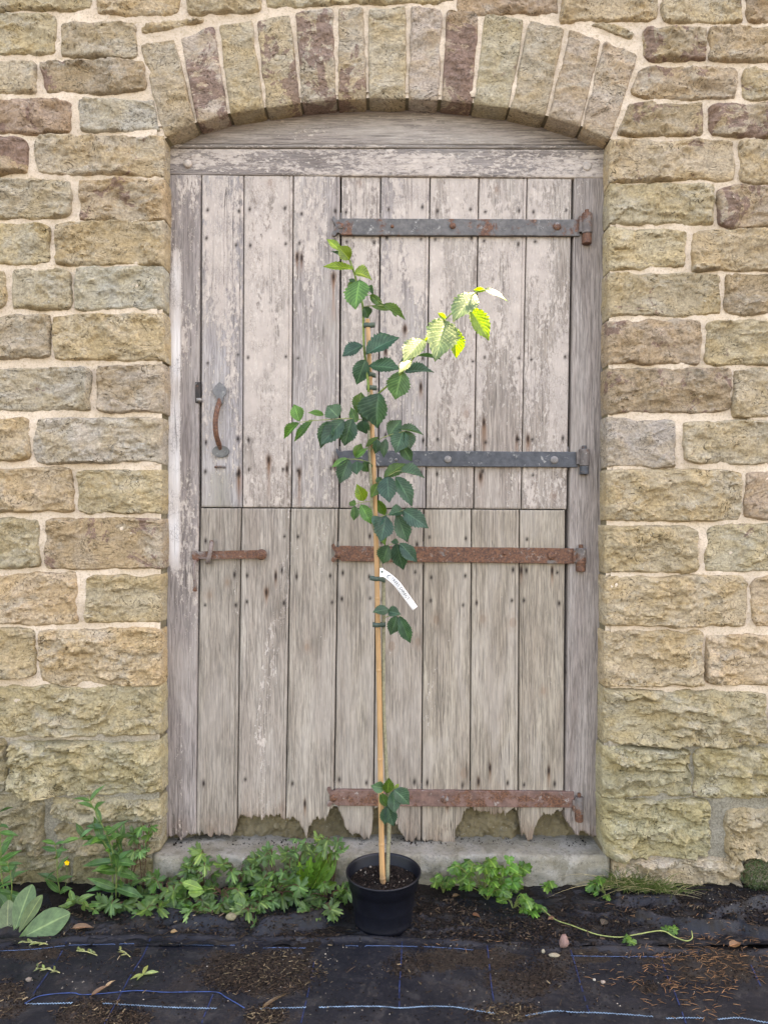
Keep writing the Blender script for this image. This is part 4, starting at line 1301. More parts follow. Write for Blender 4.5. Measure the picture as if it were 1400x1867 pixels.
for py, dx0, dx1, tilt in [(593, -7, 12, 1.5), (683, -6, 10, -2), (707, -7, 11, 0), (1055, -12, 14, -4), (1139, -9, 13, 0)]:
    cx0 = cane_at(py)
    c = W(cx0, py, YT - 0.004)
    mb = MB()
    r = 0.0088 - 0.0020 * (1612 - py) / 1030 + 0.0010
    ring = []
    L = [(dx0 * .0017, 0.004)]
    pts = [Vector((dx0 * 0.0018, -0.004, tilt * -0.0006)), Vector((-r * 0.9, -r * 0.7, 0)), Vector((0, -r - 0.0005, 0)), Vector((r * 0.9, -r * 0.7, 0)), Vector((dx1 * 0.0016, -0.002, tilt * 0.0012)), Vector((dx1 * 0.0018, 0.006, tilt * 0.0012)), Vector((r * .6, r * 1.1, 0)), Vector((-r * .6, r * 1.1, 0)), Vector((dx0 * 0.0018, 0.004, tilt * -0.0006))]
    pts = smooth_path(pts, 3)
    hw = 0.0068
    v = []
    for q in pts:
        v += [c + q + Vector((0, 0, hw)), c + q - Vector((0, 0, hw))]
    f = [(2 * i, 2 * i + 1, 2 * i + 3, 2 * i + 2) for i in range(len(pts) - 1)]
    mb.add(v, f)
    o = mb.build('tie', M_TIE, cane)
    o.location = -Vector(cane.location)
    sm = o.modifiers.new('thickness', 'SOLIDIFY')
    sm.thickness = 0.0012

sap = empty('young_tree', W(707, 1600, YT), 'slender young tree with serrated dark green leaves tied to the cane', 'tree')
def spart(name, mb, col, **k):
    o = mb.build(name, M_STEM, sap, True, (*col, 1))
    o.location = -Vector(sap.location)
    return o
STEM = [(706, 1606, 0), (707, 1560, 0), (709, 1500, 0), (704, 1400, .004), (699, 1280, .004), (699, 1170, .004), (699, 1065, .004), (693.5, 1033, .006), (687, 985, .000), (679, 945, -.016), (676.5, 880, -.016), (674, 842, -.015), (672, 782, -.014), (672, 715, -.012), (668, 670, -.008), (663.5, 631, .002), (661.5, 561, 0), (656, 540, 0), (649.5, 512, 0), (644, 492, 0), (637, 473, 0)]
sp = smooth_path([W(x, y, YT + d) for x, y, d in STEM], 5)
n = len(sp)
mb = MB()
mb.tube(sp[:int(n * .66)], [0.0066 - 0.0038 * (i / n) for i in range(int(n * .66))], 9)
spart('stem', mb, (0.22, 0.205, 0.13))
mb = MB()
mb.tube(sp[int(n * .66) - 1:], [0.0066 - 0.0038 * ((i + int(n * .66)) / n) for i in range(n - int(n * .66) + 1)], 9)
spart('stem', mb, (0.17, 0.24, 0.06))
def twig(pts, r0=0.0019, r1=0.0009, col=(0.24, 0.27, 0.10)):
    mb = MB()
    q = smooth_path([W(x, y, YT + d) for x, y, d in pts], 4)
    mb.tube(q, [r0 + (r1 - r0) * i / (len(q) - 1) for i in range(len(q))], 7)
    spart('branch', mb, col)
twig([(677, 735, .005), (691, 717, -.02), (706, 704, -.06), (730, 682, -.12), (749, 659, -.17), (777, 622, -.23), (810, 584, -.27), (845, 552, -.30), (868, 533, -.33), (885, 528, -.345)], 0.0034, 0.0012, (0.20, 0.27, 0.06))
twig([(675, 768, -.008), (640, 763, -.03), (600, 765, -.05), (570, 767, -.07), (547, 770, -.08)], .0018, .0009)
twig([(675, 822, -.006), (690, 803, -.03), (708, 794, -.05), (738, 786, -.07)])
twig([(676, 844, 0), (655, 838, -.02), (636, 837, -.035), (630, 836, -.04)])
twig([(678, 890, .002), (690, 880, -.02), (706, 869, -.04), (722, 860, -.055), (732, 858, -.06)])
twig([(680, 915, .006), (665, 915, -.02), (649, 918, -.03)], .0013)
twig([(683, 950, .01), (700, 940, -.02), (722, 934, -.04), (737, 930, -.05)])
twig([(688, 1003, .012), (708, 994, -.02), (728, 989, -.04)], .0014)
twig([(699, 1127, .004), (710, 1123, -.01), (724, 1122, -.03), (733, 1125, -.04)], .0014)
twig([(708, 1490, 0), (707, 1465, -.01), (709, 1450, -.02), (717, 1440, -.03), (725, 1431, -.035)], .0017)
twig([(661, 560, 0), (680, 557, -.03), (702, 557, -.05)], .0014)
twig([(655, 530, 0), (676, 540, -.02), (697, 553, -.04)], .0014)
twig([(658, 630, .002), (662, 632, 0), (668, 646, -.01)], .0014)

LEAFM = []
def leaf_mesh(seed, teeth=11, tooth=0.11, droop=0.10, fold=0.18, pleat=0.026, wide=0.46, tip=1.0, asym=0.08, twist=0.15):
    nt, ns = 40, 13
    rr = random.Random(seed)
    v, uv = [], []
    for i in range(nt + 1):
        t = i / nt
        prof = (math.sin(math.pi * min(1, t) ** (math.log(0.5) / math.log(wide)))) ** 0.72 if 0 < t < 1 else 0.0
        prof *= (1 - 0.55 * max(0, (t - 0.62) / 0.38) ** 1.1 * tip)
        sw = t * teeth
        tt = (sw % 1.0)
        pr = prof * (1 + tooth * (tt - 0.5) * 2) if 0.06 < t < 0.98 else prof
        for j in range(ns):
            s_ = -1 + 2 * j / (ns - 1)
            edge = pr if abs(s_) > 0.93 else prof
            x = 0.5 * s_ * edge * (1 + asym * (1 if s_ > 0 else -1) * (0.5 - t))
            a = abs(s_)
            z = fold * abs(x) - droop * t * t + pleat * math.sin(2 * math.pi * (t * 9 - a * 2.6)) * min(1, a * 2.5) * (1 - t * .4)
            z += twist * x * (t - 0.4) + 0.02 * math.sin(5 * t + seed) * a
            if a > 0.8:
                z += 0.016 * math.sin(seed + 9 * t)
            v.append((x, t + 0.02 * a * edge, z))
            uv.append(((s_ + 1) / 2, t))
    f = []
    for i in range(nt):
        for j in range(ns - 1):
            a = i * ns + j
            f.append((a, a + 1, a + ns + 1, a + ns))
    # leaf stalk
    b = len(v)
    for k in range(3):
        t = -0.10 + 0.10 * k
        for q in range(4):
            an = math.pi / 2 * q
            v.append((0.011 * math.cos(an), t, 0.011 * math.sin(an) - 0.012))
            uv.append((0.5, 0.02))
    for k in range(2):
        for q in range(4):
            f.append((b + k * 4 + q, b + k * 4 + (q + 1) % 4, b + k * 4 + 4 + (q + 1) % 4, b + k * 4 + 4 + q))
    me = bpy.data.meshes.new('leaf')
    me.from_pydata(v, [], f)
    me.polygons.foreach_set('use_smooth', [True] * len(f))
    ul = me.uv_layers.new(name='UVMap')
    idx = np.zeros(len(me.loops), dtype=np.int32)
    me.loops.foreach_get('vertex_index', idx)
    ul.data.foreach_set('uv', np.array(uv, dtype=np.float32)[idx].ravel())
    me.materials.append(M_LEAF)
    return me
for k in range(7):
    LEAFM.append(leaf_mesh(k, droop=[.10, .20, .30, .08, .36, .16, .24][k], fold=[.20, .38, .14, .30, .48, .10, .60][k], asym=[.08, -.08, .12, -.05, .1, -.12, 0][k], twist=[.2, -.3, .4, -.1, .3, -.4, .2][k], wide=[.44, .47, .42, .5, .45, .48, .46][k]))

def put_leaf(parent, Bp, Tp, wid, col, me, roll=0.0, n0=(0, -1, 0.45), name='leaf', zscale=None, vein=0.22):
    a = Tp - Bp
    L = a.length
    a.normalize()
    n = Vector(n0)
    n = n - a * n.dot(a)
    if n.length < 1e-4:
        n = a.orthogonal()
    n.normalize()
    n = Matrix.Rotation(roll, 3, a) @ n
    x = a.cross(n)
    o = bpy.data.objects.new(name, me)
    m = Matrix((x * wid, a * L, n * (zscale or (wid + L) / 2))).transposed().to_4x4()
    m.translation = Bp - Vector(parent.location)
    COL.objects.link(o)
    o.parent = parent
    o.matrix_local = m
    o.color = (*col, vein)
    return o

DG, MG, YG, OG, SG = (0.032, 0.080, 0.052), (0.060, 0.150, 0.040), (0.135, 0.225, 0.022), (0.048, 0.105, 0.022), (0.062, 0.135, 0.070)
SUN_PALE = (0.125, 0.190, 0.090)  # pale young leaves, with sunlit brightness put into the blade colour
LV = [
    (620, 457, 598.5, 436.5, 15, YG, -.01), (637, 473, 619, 450, 22, YG, -.015), (645, 492, 593, 477, 17, YG, -.02), (639, 475, 607, 458, 11, DG, .0),
    (646, 497, 677, 501, 27, YG, -.02), (656, 510, 645.5, 556, 39, MG, -.035), (652, 518, 636.5, 533, 18, OG, .005), (650, 516, 636, 509, 7, DG, 0),
    (663, 560, 672.5, 578.5, 18, DG, -.02), (675, 538, 696, 556, 12, OG, -.03), (678, 559, 711, 564, 11, OG, -.04), (699, 555, 736, 575, 14, OG, -.05), (712, 561, 723, 576, 7, MG, -.05), (674, 521, 679, 535, 8, DG, 0),
    (661, 630, 626, 645, 30, DG, -.02), (668, 646, 719, 612, 33, DG, -.03),
    (666, 656, 650, 698, 25, DG, -.02), (673, 667, 725, 670, 27, DG, -.03), (738, 678, 787, 670, 20, DG, -.10), (733, 676, 720, 725, 35, SG, -.12),
    (691, 717, 682, 774, 47, DG, -.05), (676, 722, 665, 768, 30, DG, -.02), (654, 754, 657.5, 715, 21, OG, .0), (650, 770, 639, 744, 14, MG, -.03),
    (642, 764, 628, 809, 32, DG, -.04), (663, 766, 664, 790, 22, DG, -.02), (627, 765, 586, 807, 28, DG, -.05), (603, 768, 585, 812, 22, DG, -.04),
    (617, 761, 598, 740, 27, SG, -.05), (590, 757, 565, 751, 10, MG, -.05), (571, 766, 534, 797, 16, MG, -.06), (546, 768, 537, 739, 20, MG, -.06), (545, 771, 515, 795, 15, MG, -.07),
    (708, 795, 727, 767, 26, DG, -.04), (727, 783, 770, 787, 14, DG, -.06), (735, 786, 722, 822, 27, DG, -.06), (738, 786, 750, 815, 22, DG, -.05), (732, 811, 750, 841, 17, DG, -.05),
    (690, 797, 667, 814, 10, OG, -.04), (688, 802, 686, 825, 15, DG, -.04), (703, 800, 698, 832, 14, DG, -.05), (648, 834, 658, 809, 14, OG, -.03), (648, 834, 668, 818, 10, MG, -.03),
    (636, 838, 620, 878, 23, DG, -.04), (633, 836, 607, 848, 10, MG, -.04), (651, 841, 650, 863, 20, DG, -.03), (664, 841, 672, 861, 17, DG, -.02),
    (700, 871, 736, 845, 20, OG, -.04), (729, 860, 771, 864, 24, DG, -.06), (706, 869, 708, 912, 29, DG, -.05), (721, 870, 751, 916, 24, DG, -.06), (688, 870, 694, 881, 11, DG, -.02), (689, 881, 678, 905, 15, OG, -.03),
    (663, 913, 653, 887, 18, YG, -.02), (649, 920, 637, 915, 11, OG, -.03), (646, 922, 646, 948, 13, SG, -.04), (658, 920, 676, 953, 18, MG, -.03), (687, 911, 702, 939, 14, OG, -.0),
    (735, 931, 778, 958, 26, DG, -.05), (723, 937, 742, 985, 24, DG, -.05), (736, 932, 713, 933, 20, DG, -.04), (704, 940, 696, 983, 28, DG, -.05), (694, 943, 684, 960, 19, DG, -.04), (690, 965, 703, 993, 14, OG, .01),
    (708, 994, 696, 1026, 24, DG, -.03), (723, 991, 733, 1039, 24, DG, -.05), (729, 990, 758, 1022, 20, DG, -.05), (726, 989, 715, 987, 9, DG, -.04),
    (709, 1111, 683, 1114, 17, DG, -.02), (708, 1115, 727, 1118, 16, DG, -.02), (723, 1123, 713, 1156, 21, DG, -.03), (728, 1123, 747, 1171, 19, DG, -.04),
    (700, 1437, 681, 1434, 16, SG, -.03), (706, 1446, 709, 1421, 17, OG, -.03), (718, 1440, 747, 1463, 23, DG, -.04), (716, 1442, 720, 1480, 19, DG, -.03), (694, 1446, 705, 1471, 13, OG, -.01), (707, 1468, 717, 1505, 19, DG, -.03), (705, 1470, 700, 1503, 15, DG, -.03), (718, 1439, 728, 1429, 5, YG, -.03),
]
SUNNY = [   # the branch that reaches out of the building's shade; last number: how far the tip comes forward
    (771, 619, 735, 655, 37, SUN_PALE, -.235, .2, -.055), (749, 658, 728, 672, 18, SUN_PALE, -.19, .2, -.05), (760, 650, 723, 662, 16, DG, -.15, .0, .0), (761, 649, 807, 653, 6, DG, -.15, 1.0, .0),
    (810, 586, 798, 648, 57, SUN_PALE, -.28, .0, -.075), (829, 596, 833, 653, 30, YG, -.25, -.5, .02), (866, 533, 827, 579, 42, SUN_PALE, -.31, .1, -.06), (857, 563, 894, 620, 38, YG, -.28, -.5, .02), (883, 528, 929, 541, 21, SUN_PALE, -.34, .3, -.01),
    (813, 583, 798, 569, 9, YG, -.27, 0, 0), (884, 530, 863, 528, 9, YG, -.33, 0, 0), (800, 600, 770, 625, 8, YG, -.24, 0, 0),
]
lr = random.Random(3)
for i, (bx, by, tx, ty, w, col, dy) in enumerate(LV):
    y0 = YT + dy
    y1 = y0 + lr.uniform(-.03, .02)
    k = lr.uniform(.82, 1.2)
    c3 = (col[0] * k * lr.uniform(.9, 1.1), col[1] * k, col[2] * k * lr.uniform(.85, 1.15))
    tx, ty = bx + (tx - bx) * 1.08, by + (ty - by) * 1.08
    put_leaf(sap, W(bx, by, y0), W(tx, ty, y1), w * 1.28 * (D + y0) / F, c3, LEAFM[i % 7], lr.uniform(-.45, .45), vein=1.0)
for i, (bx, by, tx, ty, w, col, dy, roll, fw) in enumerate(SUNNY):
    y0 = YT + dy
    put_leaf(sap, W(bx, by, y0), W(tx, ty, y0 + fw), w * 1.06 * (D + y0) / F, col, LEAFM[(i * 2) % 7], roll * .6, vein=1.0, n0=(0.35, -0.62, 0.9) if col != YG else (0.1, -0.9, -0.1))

# paper tag on the stem
tagr = empty('label_tag', W(698, 1042, YT - 0.012), 'curved white paper plant tag looped round the stem, printed TREES DIRECT', 'tag')
tp = [(695, 1043, -.018), (701, 1046, -.022), (711, 1053, -.034), (724, 1065, -.042), (736, 1081, -.042), (747, 1096, -.038), (757, 1109.5, -.034)]
tq = smooth_path([W(x, y, YT + d) for x, y, d in tp], 6)
def tag_frame(s):
    j = s * (len(tq) - 1)
    i = min(int(j), len(tq) - 2)
    a = tq[i].lerp(tq[i + 1], j - i)
    t = (tq[min(i + 2, len(tq) - 1)] - tq[max(0, i - 1)]).normalized()
    n = Vector((0.1, -1, 0.25))
    n = (n - t * n.dot(t)).normalized()
    return a, t, n.cross(t).normalized(), n
v, f = [], []
K = 40
for i in range(K + 1):
    s = i / K
    a, t, u, n = tag_frame(s)
    hw = 0.0108 - 0.0016 * s
    v += [a + u * hw, a - u * hw]
f = [(2 * i, 2 * i + 1, 2 * i + 3, 2 * i + 2) for i in range(K)]
o = mesh('paper', v, f, M_PAPER, tagr, True, (0.80, 0.79, 0.77, 1))
o.location = -Vector(tagr.location)
m_ = o.modifiers.new('thickness', 'SOLIDIFY'); m_.thickness = 0.0006; m_.offset = 0
v = [W(x, y, YT - .026) for x, y in [(692.5, 1035.5), (698.5, 1035.5), (700.5, 1051.5), (692.5, 1052)]]
o = mesh('loop_end', v, [(0, 3, 2, 1)], M_PAPER, tagr, False, (0.84, 0.84, 0.83, 1))
o.location = -Vector(tagr.location)
m_ = o.modifiers.new('thickness', 'SOLIDIFY'); m_.thickness = 0.0006
mb = MB()
hc = W(696.5, 1042.5, YT - .0275)
mb.lathe([(0.0001, 0.0), (0.0034, 0.0)], hc, 14, 'y')
o = mb.build('punched_hole', M_TIE, tagr, False)
o.location = -Vector(tagr.location)
def tag_text(txt, size, s0, off, name, length=None):
    cu = bpy.data.curves.new('text', 'FONT')
    cu.body = txt
    cu.size = size
    cu.offset = 0.00022
    to = bpy.data.objects.new('text_tmp', cu)
    COL.objects.link(to)
    dg = bpy.context.evaluated_depsgraph_get()
    me = bpy.data.meshes.new_from_object(to.evaluated_get(dg))
    bpy.data.objects.remove(to)
    xm = max(vt.co.x for vt in me.vertices)
    LN = sum((tq[i + 1] - tq[i]).length for i in range(len(tq) - 1))
    for vt in me.vertices:
        s = s0 + (vt.co.x / xm * length if length else vt.co.x) / LN
        a, t, u, n = tag_frame(min(1, s))
        vt.co = a + u * (vt.co.y + off) + n * 0.0009
    me.name = name
    me.materials.clear()
    me.materials.append(M_INK)
    o = bpy.data.objects.new(name, me)
    link(o, tagr)
    o.location = -Vector(tagr.location)
    return o
tt = tag_text('TREES DIRECT', 0.0125, 0.36, -0.0030, 'lettering', 0.070)
mb = MB()
a, t, u, n = tag_frame(0.31)
arc = [a + n * .001 + (t * math.cos(q) + u * math.sin(q)) * 0.0055 for q in np.linspace(0.9, 5.2, 14)]
mb.tube(arc, [0.0004 + 0.0009 * math.sin(math.pi * i / 13) for i in range(14)], 5)
o = mb.build('emblem', M_INK, tagr)
o.location = -Vector(tagr.location)
o = tag_text('- - - - - - - - - - - -', 0.0055, 0.42, -0.0078, 'small_print', 0.050)

# ------------------------------------------------------------------ weeds along the wall foot
def fan_leaf(rf, nseg, cup, seed, wav=0.03):
    """leaf as concentric rings whose outline radius is rf(theta); stalk end at the origin, axis +Y"""
    rings = (0.0, 0.35, 0.7, 1.0)
    rr = random.Random(seed)
    v, uv, f = [(0, 0.28, 0)], [(0.5, 0.28)], []
    for ri, rho in enumerate(rings[1:]):
        for k in range(nseg):
            th = 2 * math.pi * k / nseg
            r = rf(th) * rho
            x, y = r * math.sin(th), 0.28 + r * math.cos(th)
            z = cup * r * r + wav * math.sin(th * 5 + seed) * rho
            v.append((x, y, z))
            uv.append((0.5 + 0.45 * math.sin(th) * rho, max(0, min(1, y))))
    for k in range(nseg):
        f.append((0, 1 + (k + 1) % nseg, 1 + k))
    for ri in range(2):
        a = 1 + ri * nseg
        for k in range(nseg):
            f.append((a + k, a + (k + 1) % nseg, a + nseg + (k + 1) % nseg, a + nseg + k))
    me = bpy.data.meshes.new('leaf')
    me.from_pydata(v, [], f)
    me.polygons.foreach_set('use_smooth', [True] * len(f))
    ul = me.uv_layers.new(name='UVMap')
    idx = np.zeros(len(me.loops), dtype=np.int32)
    me.loops.foreach_get('vertex_index', idx)
    ul.data.foreach_set('uv', np.array(uv, dtype=np.float32)[idx].ravel())
    me.materials.append(M_LEAF)
    return me
def rf_fern(seed):
    rr = random.Random(seed)
    ph = rr.uniform(-.15, .15)
    def rf(th):
        t = (th + math.pi) % (2 * math.pi) - math.pi
        lobes = abs(math.cos(2.5 * t + ph)) ** 0.7
        sub = 0.5 + 0.5 * math.cos(17 * t + 1.3 * math.sin(5 * t))
        back = 0.55 + 0.45 * math.cos(t / 2)
        return (0.20 + 0.52 * lobes * (0.70 + 0.30 * sub)) * back
    return rf
def rf_butter(seed):
    rr = random.Random(seed)
    ph = rr.uniform(-.1, .1)
    def rf(th):
        t = (th + math.pi) % (2 * math.pi) - math.pi
        lobes = abs(math.cos(1.5 * t + ph)) ** 0.55
        sub = 0.5 + 0.5 * math.cos(13 * t)
        return (0.16 + 0.46 * lobes * (0.76 + 0.24 * sub)) * (0.62 + 0.38 * math.cos(t / 2))
    return rf
FERN = [fan_leaf(rf_fern(k), 96, (-.5, .35, -.8)[k], k, .05) for k in range(3)]
BUTT = [fan_leaf(rf_butter(k), 72, (-.5, .3, -.9)[k], k + 5, .05) for k in range(3)]
LANC = [leaf_mesh(40 + k, teeth=9, tooth=0.02, droop=(.25, .1, .4)[k], fold=(.3, .2, .1)[k], pleat=.003, wide=.40, asym=0, twist=(.4, -.4, .2)[k]) for k in range(3)]
BROAD = [leaf_mesh(50 + k, teeth=5, tooth=0.012, droop=(.10, .2)[k], fold=.12, pleat=.006, wide=.60, tip=0.1, asym=0.03, twist=.1) for k in range(2)]
TOOTH = [leaf_mesh(60, teeth=7, tooth=0.38, droop=.25, fold=.3, pleat=.006, wide=.60, tip=.3, asym=0, twist=.2)]

wr = random.Random(11)
def vcol(c, s=.34):
    k = wr.uniform(1 - s, 1 + s)
    return (c[0] * k * wr.uniform(.85, 1.15), c[1] * k, c[2] * k * wr.uniform(.8, 1.2))

def clump(name, label, cat, group, cpx, cpy, rx, ry, y, n, kinds, size, col, root=None, stemcol=(0.13, 0.10, 0.04)):
    """leaves round the photograph position (cpx, cpy) at depth y, on stalks that rise from one root"""
    c = W(cpx, cpy, y)
    gx_, gy_ = (c.x, y) if root is None else (W(root, 0, y).x, y)
    r0 = Vector((gx_, gy_, ground_h(gx_, gy_) - 0.004))
    e = empty(name, r0, label, cat, group)
    mb = MB()
    for i in range(n):
        a = wr.uniform(0, 2 * math.pi)
        q = math.sqrt(wr.uniform(.03, 1))
        yy = y + wr.uniform(-.05, .03)
        yy = min(yy, -0.028 if abs(c.x + 0.01) < 0.80 else -0.02)
        p = W(cpx + rx * q * math.cos(a), cpy + ry * q * math.sin(a), yy)
        g = ground_h(p.x, p.y)
        p.z = max(p.z, g + 0.012)
        s = size * wr.uniform(.7, 1.2)
        d = Vector((p.x - r0.x, (p.y - r0.y) - 0.02, 0.25 * (p.z - r0.z) + wr.uniform(-.02, .02)))
        if d.length < 1e-3: d = Vector((0, -1, 0))
        d.normalize()
        ax = Vector((d.x + wr.uniform(-.5, .5), d.y * .6 - .25, wr.uniform(-.55, .35))).normalized()
        t = p + ax * s
        t.z = max(t.z, ground_h(t.x, min(t.y, -.02)) + 0.004)
        me = wr.choice(kinds)
        L = (t - p).length
        put_leaf(e, p, t, L * wr.uniform(.85, 1.1), vcol(col), me, wr.uniform(-.4, .4), n0=(wr.uniform(-.3, .3), -0.72, 0.8))
        mid = r0.lerp(p, .5) + Vector((0, -.004, .012))
        mb.tube(smooth_path([r0, mid, p, p + ax * s * .28], 3), 0.0011, 5, False)
    o = mb.build('stems', M_STEM, e, True, (*stemcol, 1))
    o.location = -Vector(e.location)
    o['kind'] = 'stuff'
    return e

HR = (0.060, 0.130, 0.034)
HRP = (0.082, 0.160, 0.050)
GL = 'leafy weeds along the wall foot'
FERNS = [
    (262, 1516, 16, 18, -.035, 6, .042, HR, 'small ferny weed on a tall thin stem beside the door frame', 262),
    (300, 1625, 36, 34, -.10, 17, .052, HR, 'ferny green weed sprawling beside the left end of the threshold', None),
    (286, 1668, 30, 26, -.16, 12, .050, HR, 'low ferny weed on the black membrane below the left threshold end', None),
    (368, 1578, 26, 30, -.05, 14, .046, HRP, 'upright ferny weed against the left part of the threshold', 372),
    (352, 1668, 32, 34, -.15, 16, .050, HRP, 'pale ferny weed spilling onto the black membrane', None),
    (436, 1577, 28, 26, -.05, 12, .044, HR, 'ferny weed with drooping tips before the threshold', 430),
    (405, 1640, 34, 30, -.10, 15, .048, HR, 'ferny weed beside the two smooth round leaves', None),
    (462, 1658, 34, 32, -.13, 15, .048, HRP, 'low ferny weed above the crumpled membrane fold', None),
    (505, 1570, 36, 30, -.05, 17, .046, HRP, 'ferny weed rising before the middle of the threshold', 510),
    (538, 1543, 24, 22, -.04, 9, .046, HRP, 'tallest ferny weed covering the threshold edge', 530),
    (500, 1615, 40, 24, -.09, 14, .050, HR, 'ferny weed at the foot of the toothed rosette', None),
    (604, 1538, 20, 18, -.045, 8, .044, HRP, 'feathery weed tuft standing up behind the pot', 606),
    (598, 1628, 36, 26, -.10, 13, .044, HR, 'ferny weed beside the left side of the pot', None),
    (583, 1672, 26, 30, -.17, 10, .044, HRP, 'ferny weed hanging over the membrane fold beside the pot', None),
    (460, 1690, 20, 16, -.20, 6, .044, HRP, 'pale ferny sprig lying on the membrane', None),
    (210, 1660, 26, 20, -.14, 9, .046, HR, 'ferny weed at the root of the tall willowherb', None),
    (240, 1560, 24, 26, -.06, 9, .046, HRP, 'ferny weed growing among the willowherb leaves', 235),
]
for cpx, cpy, rx, ry, y, n, s, col, lab, rt in FERNS:
    clump('ferny_weed', lab, 'weed', GL, cpx, cpy, rx, ry, y, n, FERN, s * 1.12, col, rt, (0.10, 0.045, 0.03))
BG = (0.072, 0.170, 0.030)
for cpx, cpy, rx, ry, y, n, s, lab, rt in [
    (808, 1607, 20, 14, -.06, 7, .046, 'small bright buttercup plant next to the right side of the pot', None),
    (868, 1586, 36, 28, -.06, 17, .050, 'bright green buttercup clump growing against the threshold', 880),
    (922, 1590, 28, 30, -.06, 14, .050, 'buttercup clump with lobed leaves overlapping the threshold', 915),
    (888, 1618, 40, 16, -.09, 11, .048, 'low buttercup leaves at the foot of the bright clump', None),
    (935, 1648, 28, 24, -.14, 9, .046, 'buttercup runner leaves lying on dark soil', None),
    (972, 1655, 24, 22, -.15, 8, .046, 'buttercup plantlet at the end of the clump near the runner', None),
    (990, 1610, 14, 14, -.05, 4, .044, 'lone buttercup sprout against the right part of the threshold', None),
    (1100, 1622, 24, 26, -.06, 7, .044, 'buttercup plant beside the dry grass tuft', None)]:
    clump('buttercup_plant', lab, 'weed', GL, cpx, cpy, rx, ry, y, n, BUTT, s, BG, rt, (0.16, 0.20, 0.06))

def stalk_weed(name, label, pts, y, pairs, size, col, width=.30, lean=0.0, top=True):
    q = smooth_path([W(x, yy, y + d) for x, yy, d in pts], 6)
    q[0].z = min(q[0].z, ground_h(q[0].x, q[0].y))
    e = empty(name, q[0], label, 'weed', GL)
    mb = MB()
    mb.tube(q, [0.0026 - .0014 * i / len(q) for i in range(len(q))], 6)
    o = mb.build('stem', M_STEM, e, True, (0.14, 0.19, 0.05, 1))
    o.location = -Vector(e.location)
    for i in range(pairs):
        t = 0.12 + 0.86 * i / (pairs - 1)
        p = q[int(t * (len(q) - 1))]
        sz = size * 1.2 * (1 - .45 * t) * wr.uniform(.8, 1.2)
        a0 = wr.uniform(0, math.pi)
        for s in (0, 1):
            a = a0 + s * math.pi + wr.uniform(-.3, .3)
            d = Vector((math.cos(a), math.sin(a) * .6 - .35, wr.uniform(-.25, .75) + .2 * t)).normalized()
            tp_ = p + d * sz
            tp_.y = min(tp_.y, -0.03)
            put_leaf(e, p, tp_, sz * width * wr.uniform(.8, 1.2), vcol(col), wr.choice(LANC), wr.uniform(-.5, .5), n0=(0, -.6, .8))
    return e
WH = (0.055, 0.135, 0.040)
stalk_weed('willowherb', 'tall willowherb with pointed leaves leaning left before the lower stones', [(212, 1640, -.0), (212, 1580, 0), (200, 1535, 0), (184, 1498, 0), (160, 1452, 0)], -.10, 10, .085, WH)
stalk_weed('willowherb', 'bushy willowherb stem bent over to the left of the tall one', [(205, 1640, 0), (205, 1580, -.01), (190, 1535, -.02), (165, 1526, -.03), (140, 1530, -.04)], -.09, 7, .075, WH)
stalk_weed('willowherb', 'willowherb stem standing close to the door frame', [(218, 1640, 0), (222, 1590, 0), (220, 1545, 0), (205, 1515, 0)], -.08, 8, .080, WH, .26)
stalk_weed('willowherb', 'willowherb stem standing behind the big smooth-leaved rosette', [(16, 1660, 0), (4, 1600, 0), (2, 1540, 0), (-2, 1470, 0)], -.09, 10, .085, WH)
stalk_weed('willowherb', 'short willowherb shoot rising over the big smooth leaves', [(18, 1690, -.0), (20, 1650, -.02), (22, 1610, -.03), (14, 1570, -.04)], -.13, 7, .070, WH)
stalk_weed('willowherb', 'small willowherb shoot next to the yellow flower', [(112, 1640, 0), (106, 1600, 0), (104, 1560, 0), (100, 1535, 0)], -.06, 6, .058, WH)
stalk_weed('willowherb', 'broken willowherb shoot lying on the membrane', [(178, 1662, -.01), (160, 1652, -.02), (140, 1642, -.03), (126, 1655, -.04)], -.15, 6, .060, (0.10, 0.19, 0.055))

ros = empty('broad_leaf_rosette', on_ground(28, 1712), 'rosette of large smooth pale green leaves lying on the membrane', 'weed')
for bx, by, tx, ty, w, y0, y1, k in [(14, 1711, 14, 1640, 34, -.27, -.22, 0), (27, 1700, 56, 1610, 38, -.27, -.19, 1), (34, 1703, 76, 1630, 27, -.275, -.21, 0), (33, 1714, 124, 1664, 50, -.29, -.25, 1), (10, 1712, -30, 1650, 36, -.27, -.22, 1)]:
    put_leaf(ros, W(bx, by, y0), W(tx, ty, y1), w * (D + y0) / F, vcol((0.115, 0.172, 0.072), .1), BROAD[k], wr.uniform(-.2, .2), n0=(0, -.75, .7))
ros2 = empty('toothed_rosette', on_ground(560, 1622), 'bright green rosette of long toothed leaves before the threshold', 'weed', GL)
for bx, by, tx, ty, w in [(556, 1625, 566, 1566, 18), (562, 1622, 585, 1560, 16), (566, 1625, 604, 1556, 20), (552, 1625, 520, 1598, 26), (556, 1628, 500, 1612, 22), (572, 1626, 612, 1570, 22), (570, 1630, 612, 1612, 20), (550, 1622, 545, 1575, 15), (566, 1632, 590, 1640, 20)]:
    put_leaf(ros2, W(bx, by, -.06), W(tx, ty, -.075), w * 2.31 / F, vcol((0.100, 0.215, 0.035)), TOOTH[0] if w < 22 else BROAD[0], wr.uniform(-.4, .4), n0=(0, -.8, .5))
rnd = empty('round_leaf_weed', on_ground(392, 1640), 'two smooth round pale leaves among the ferny weeds', 'weed', GL)
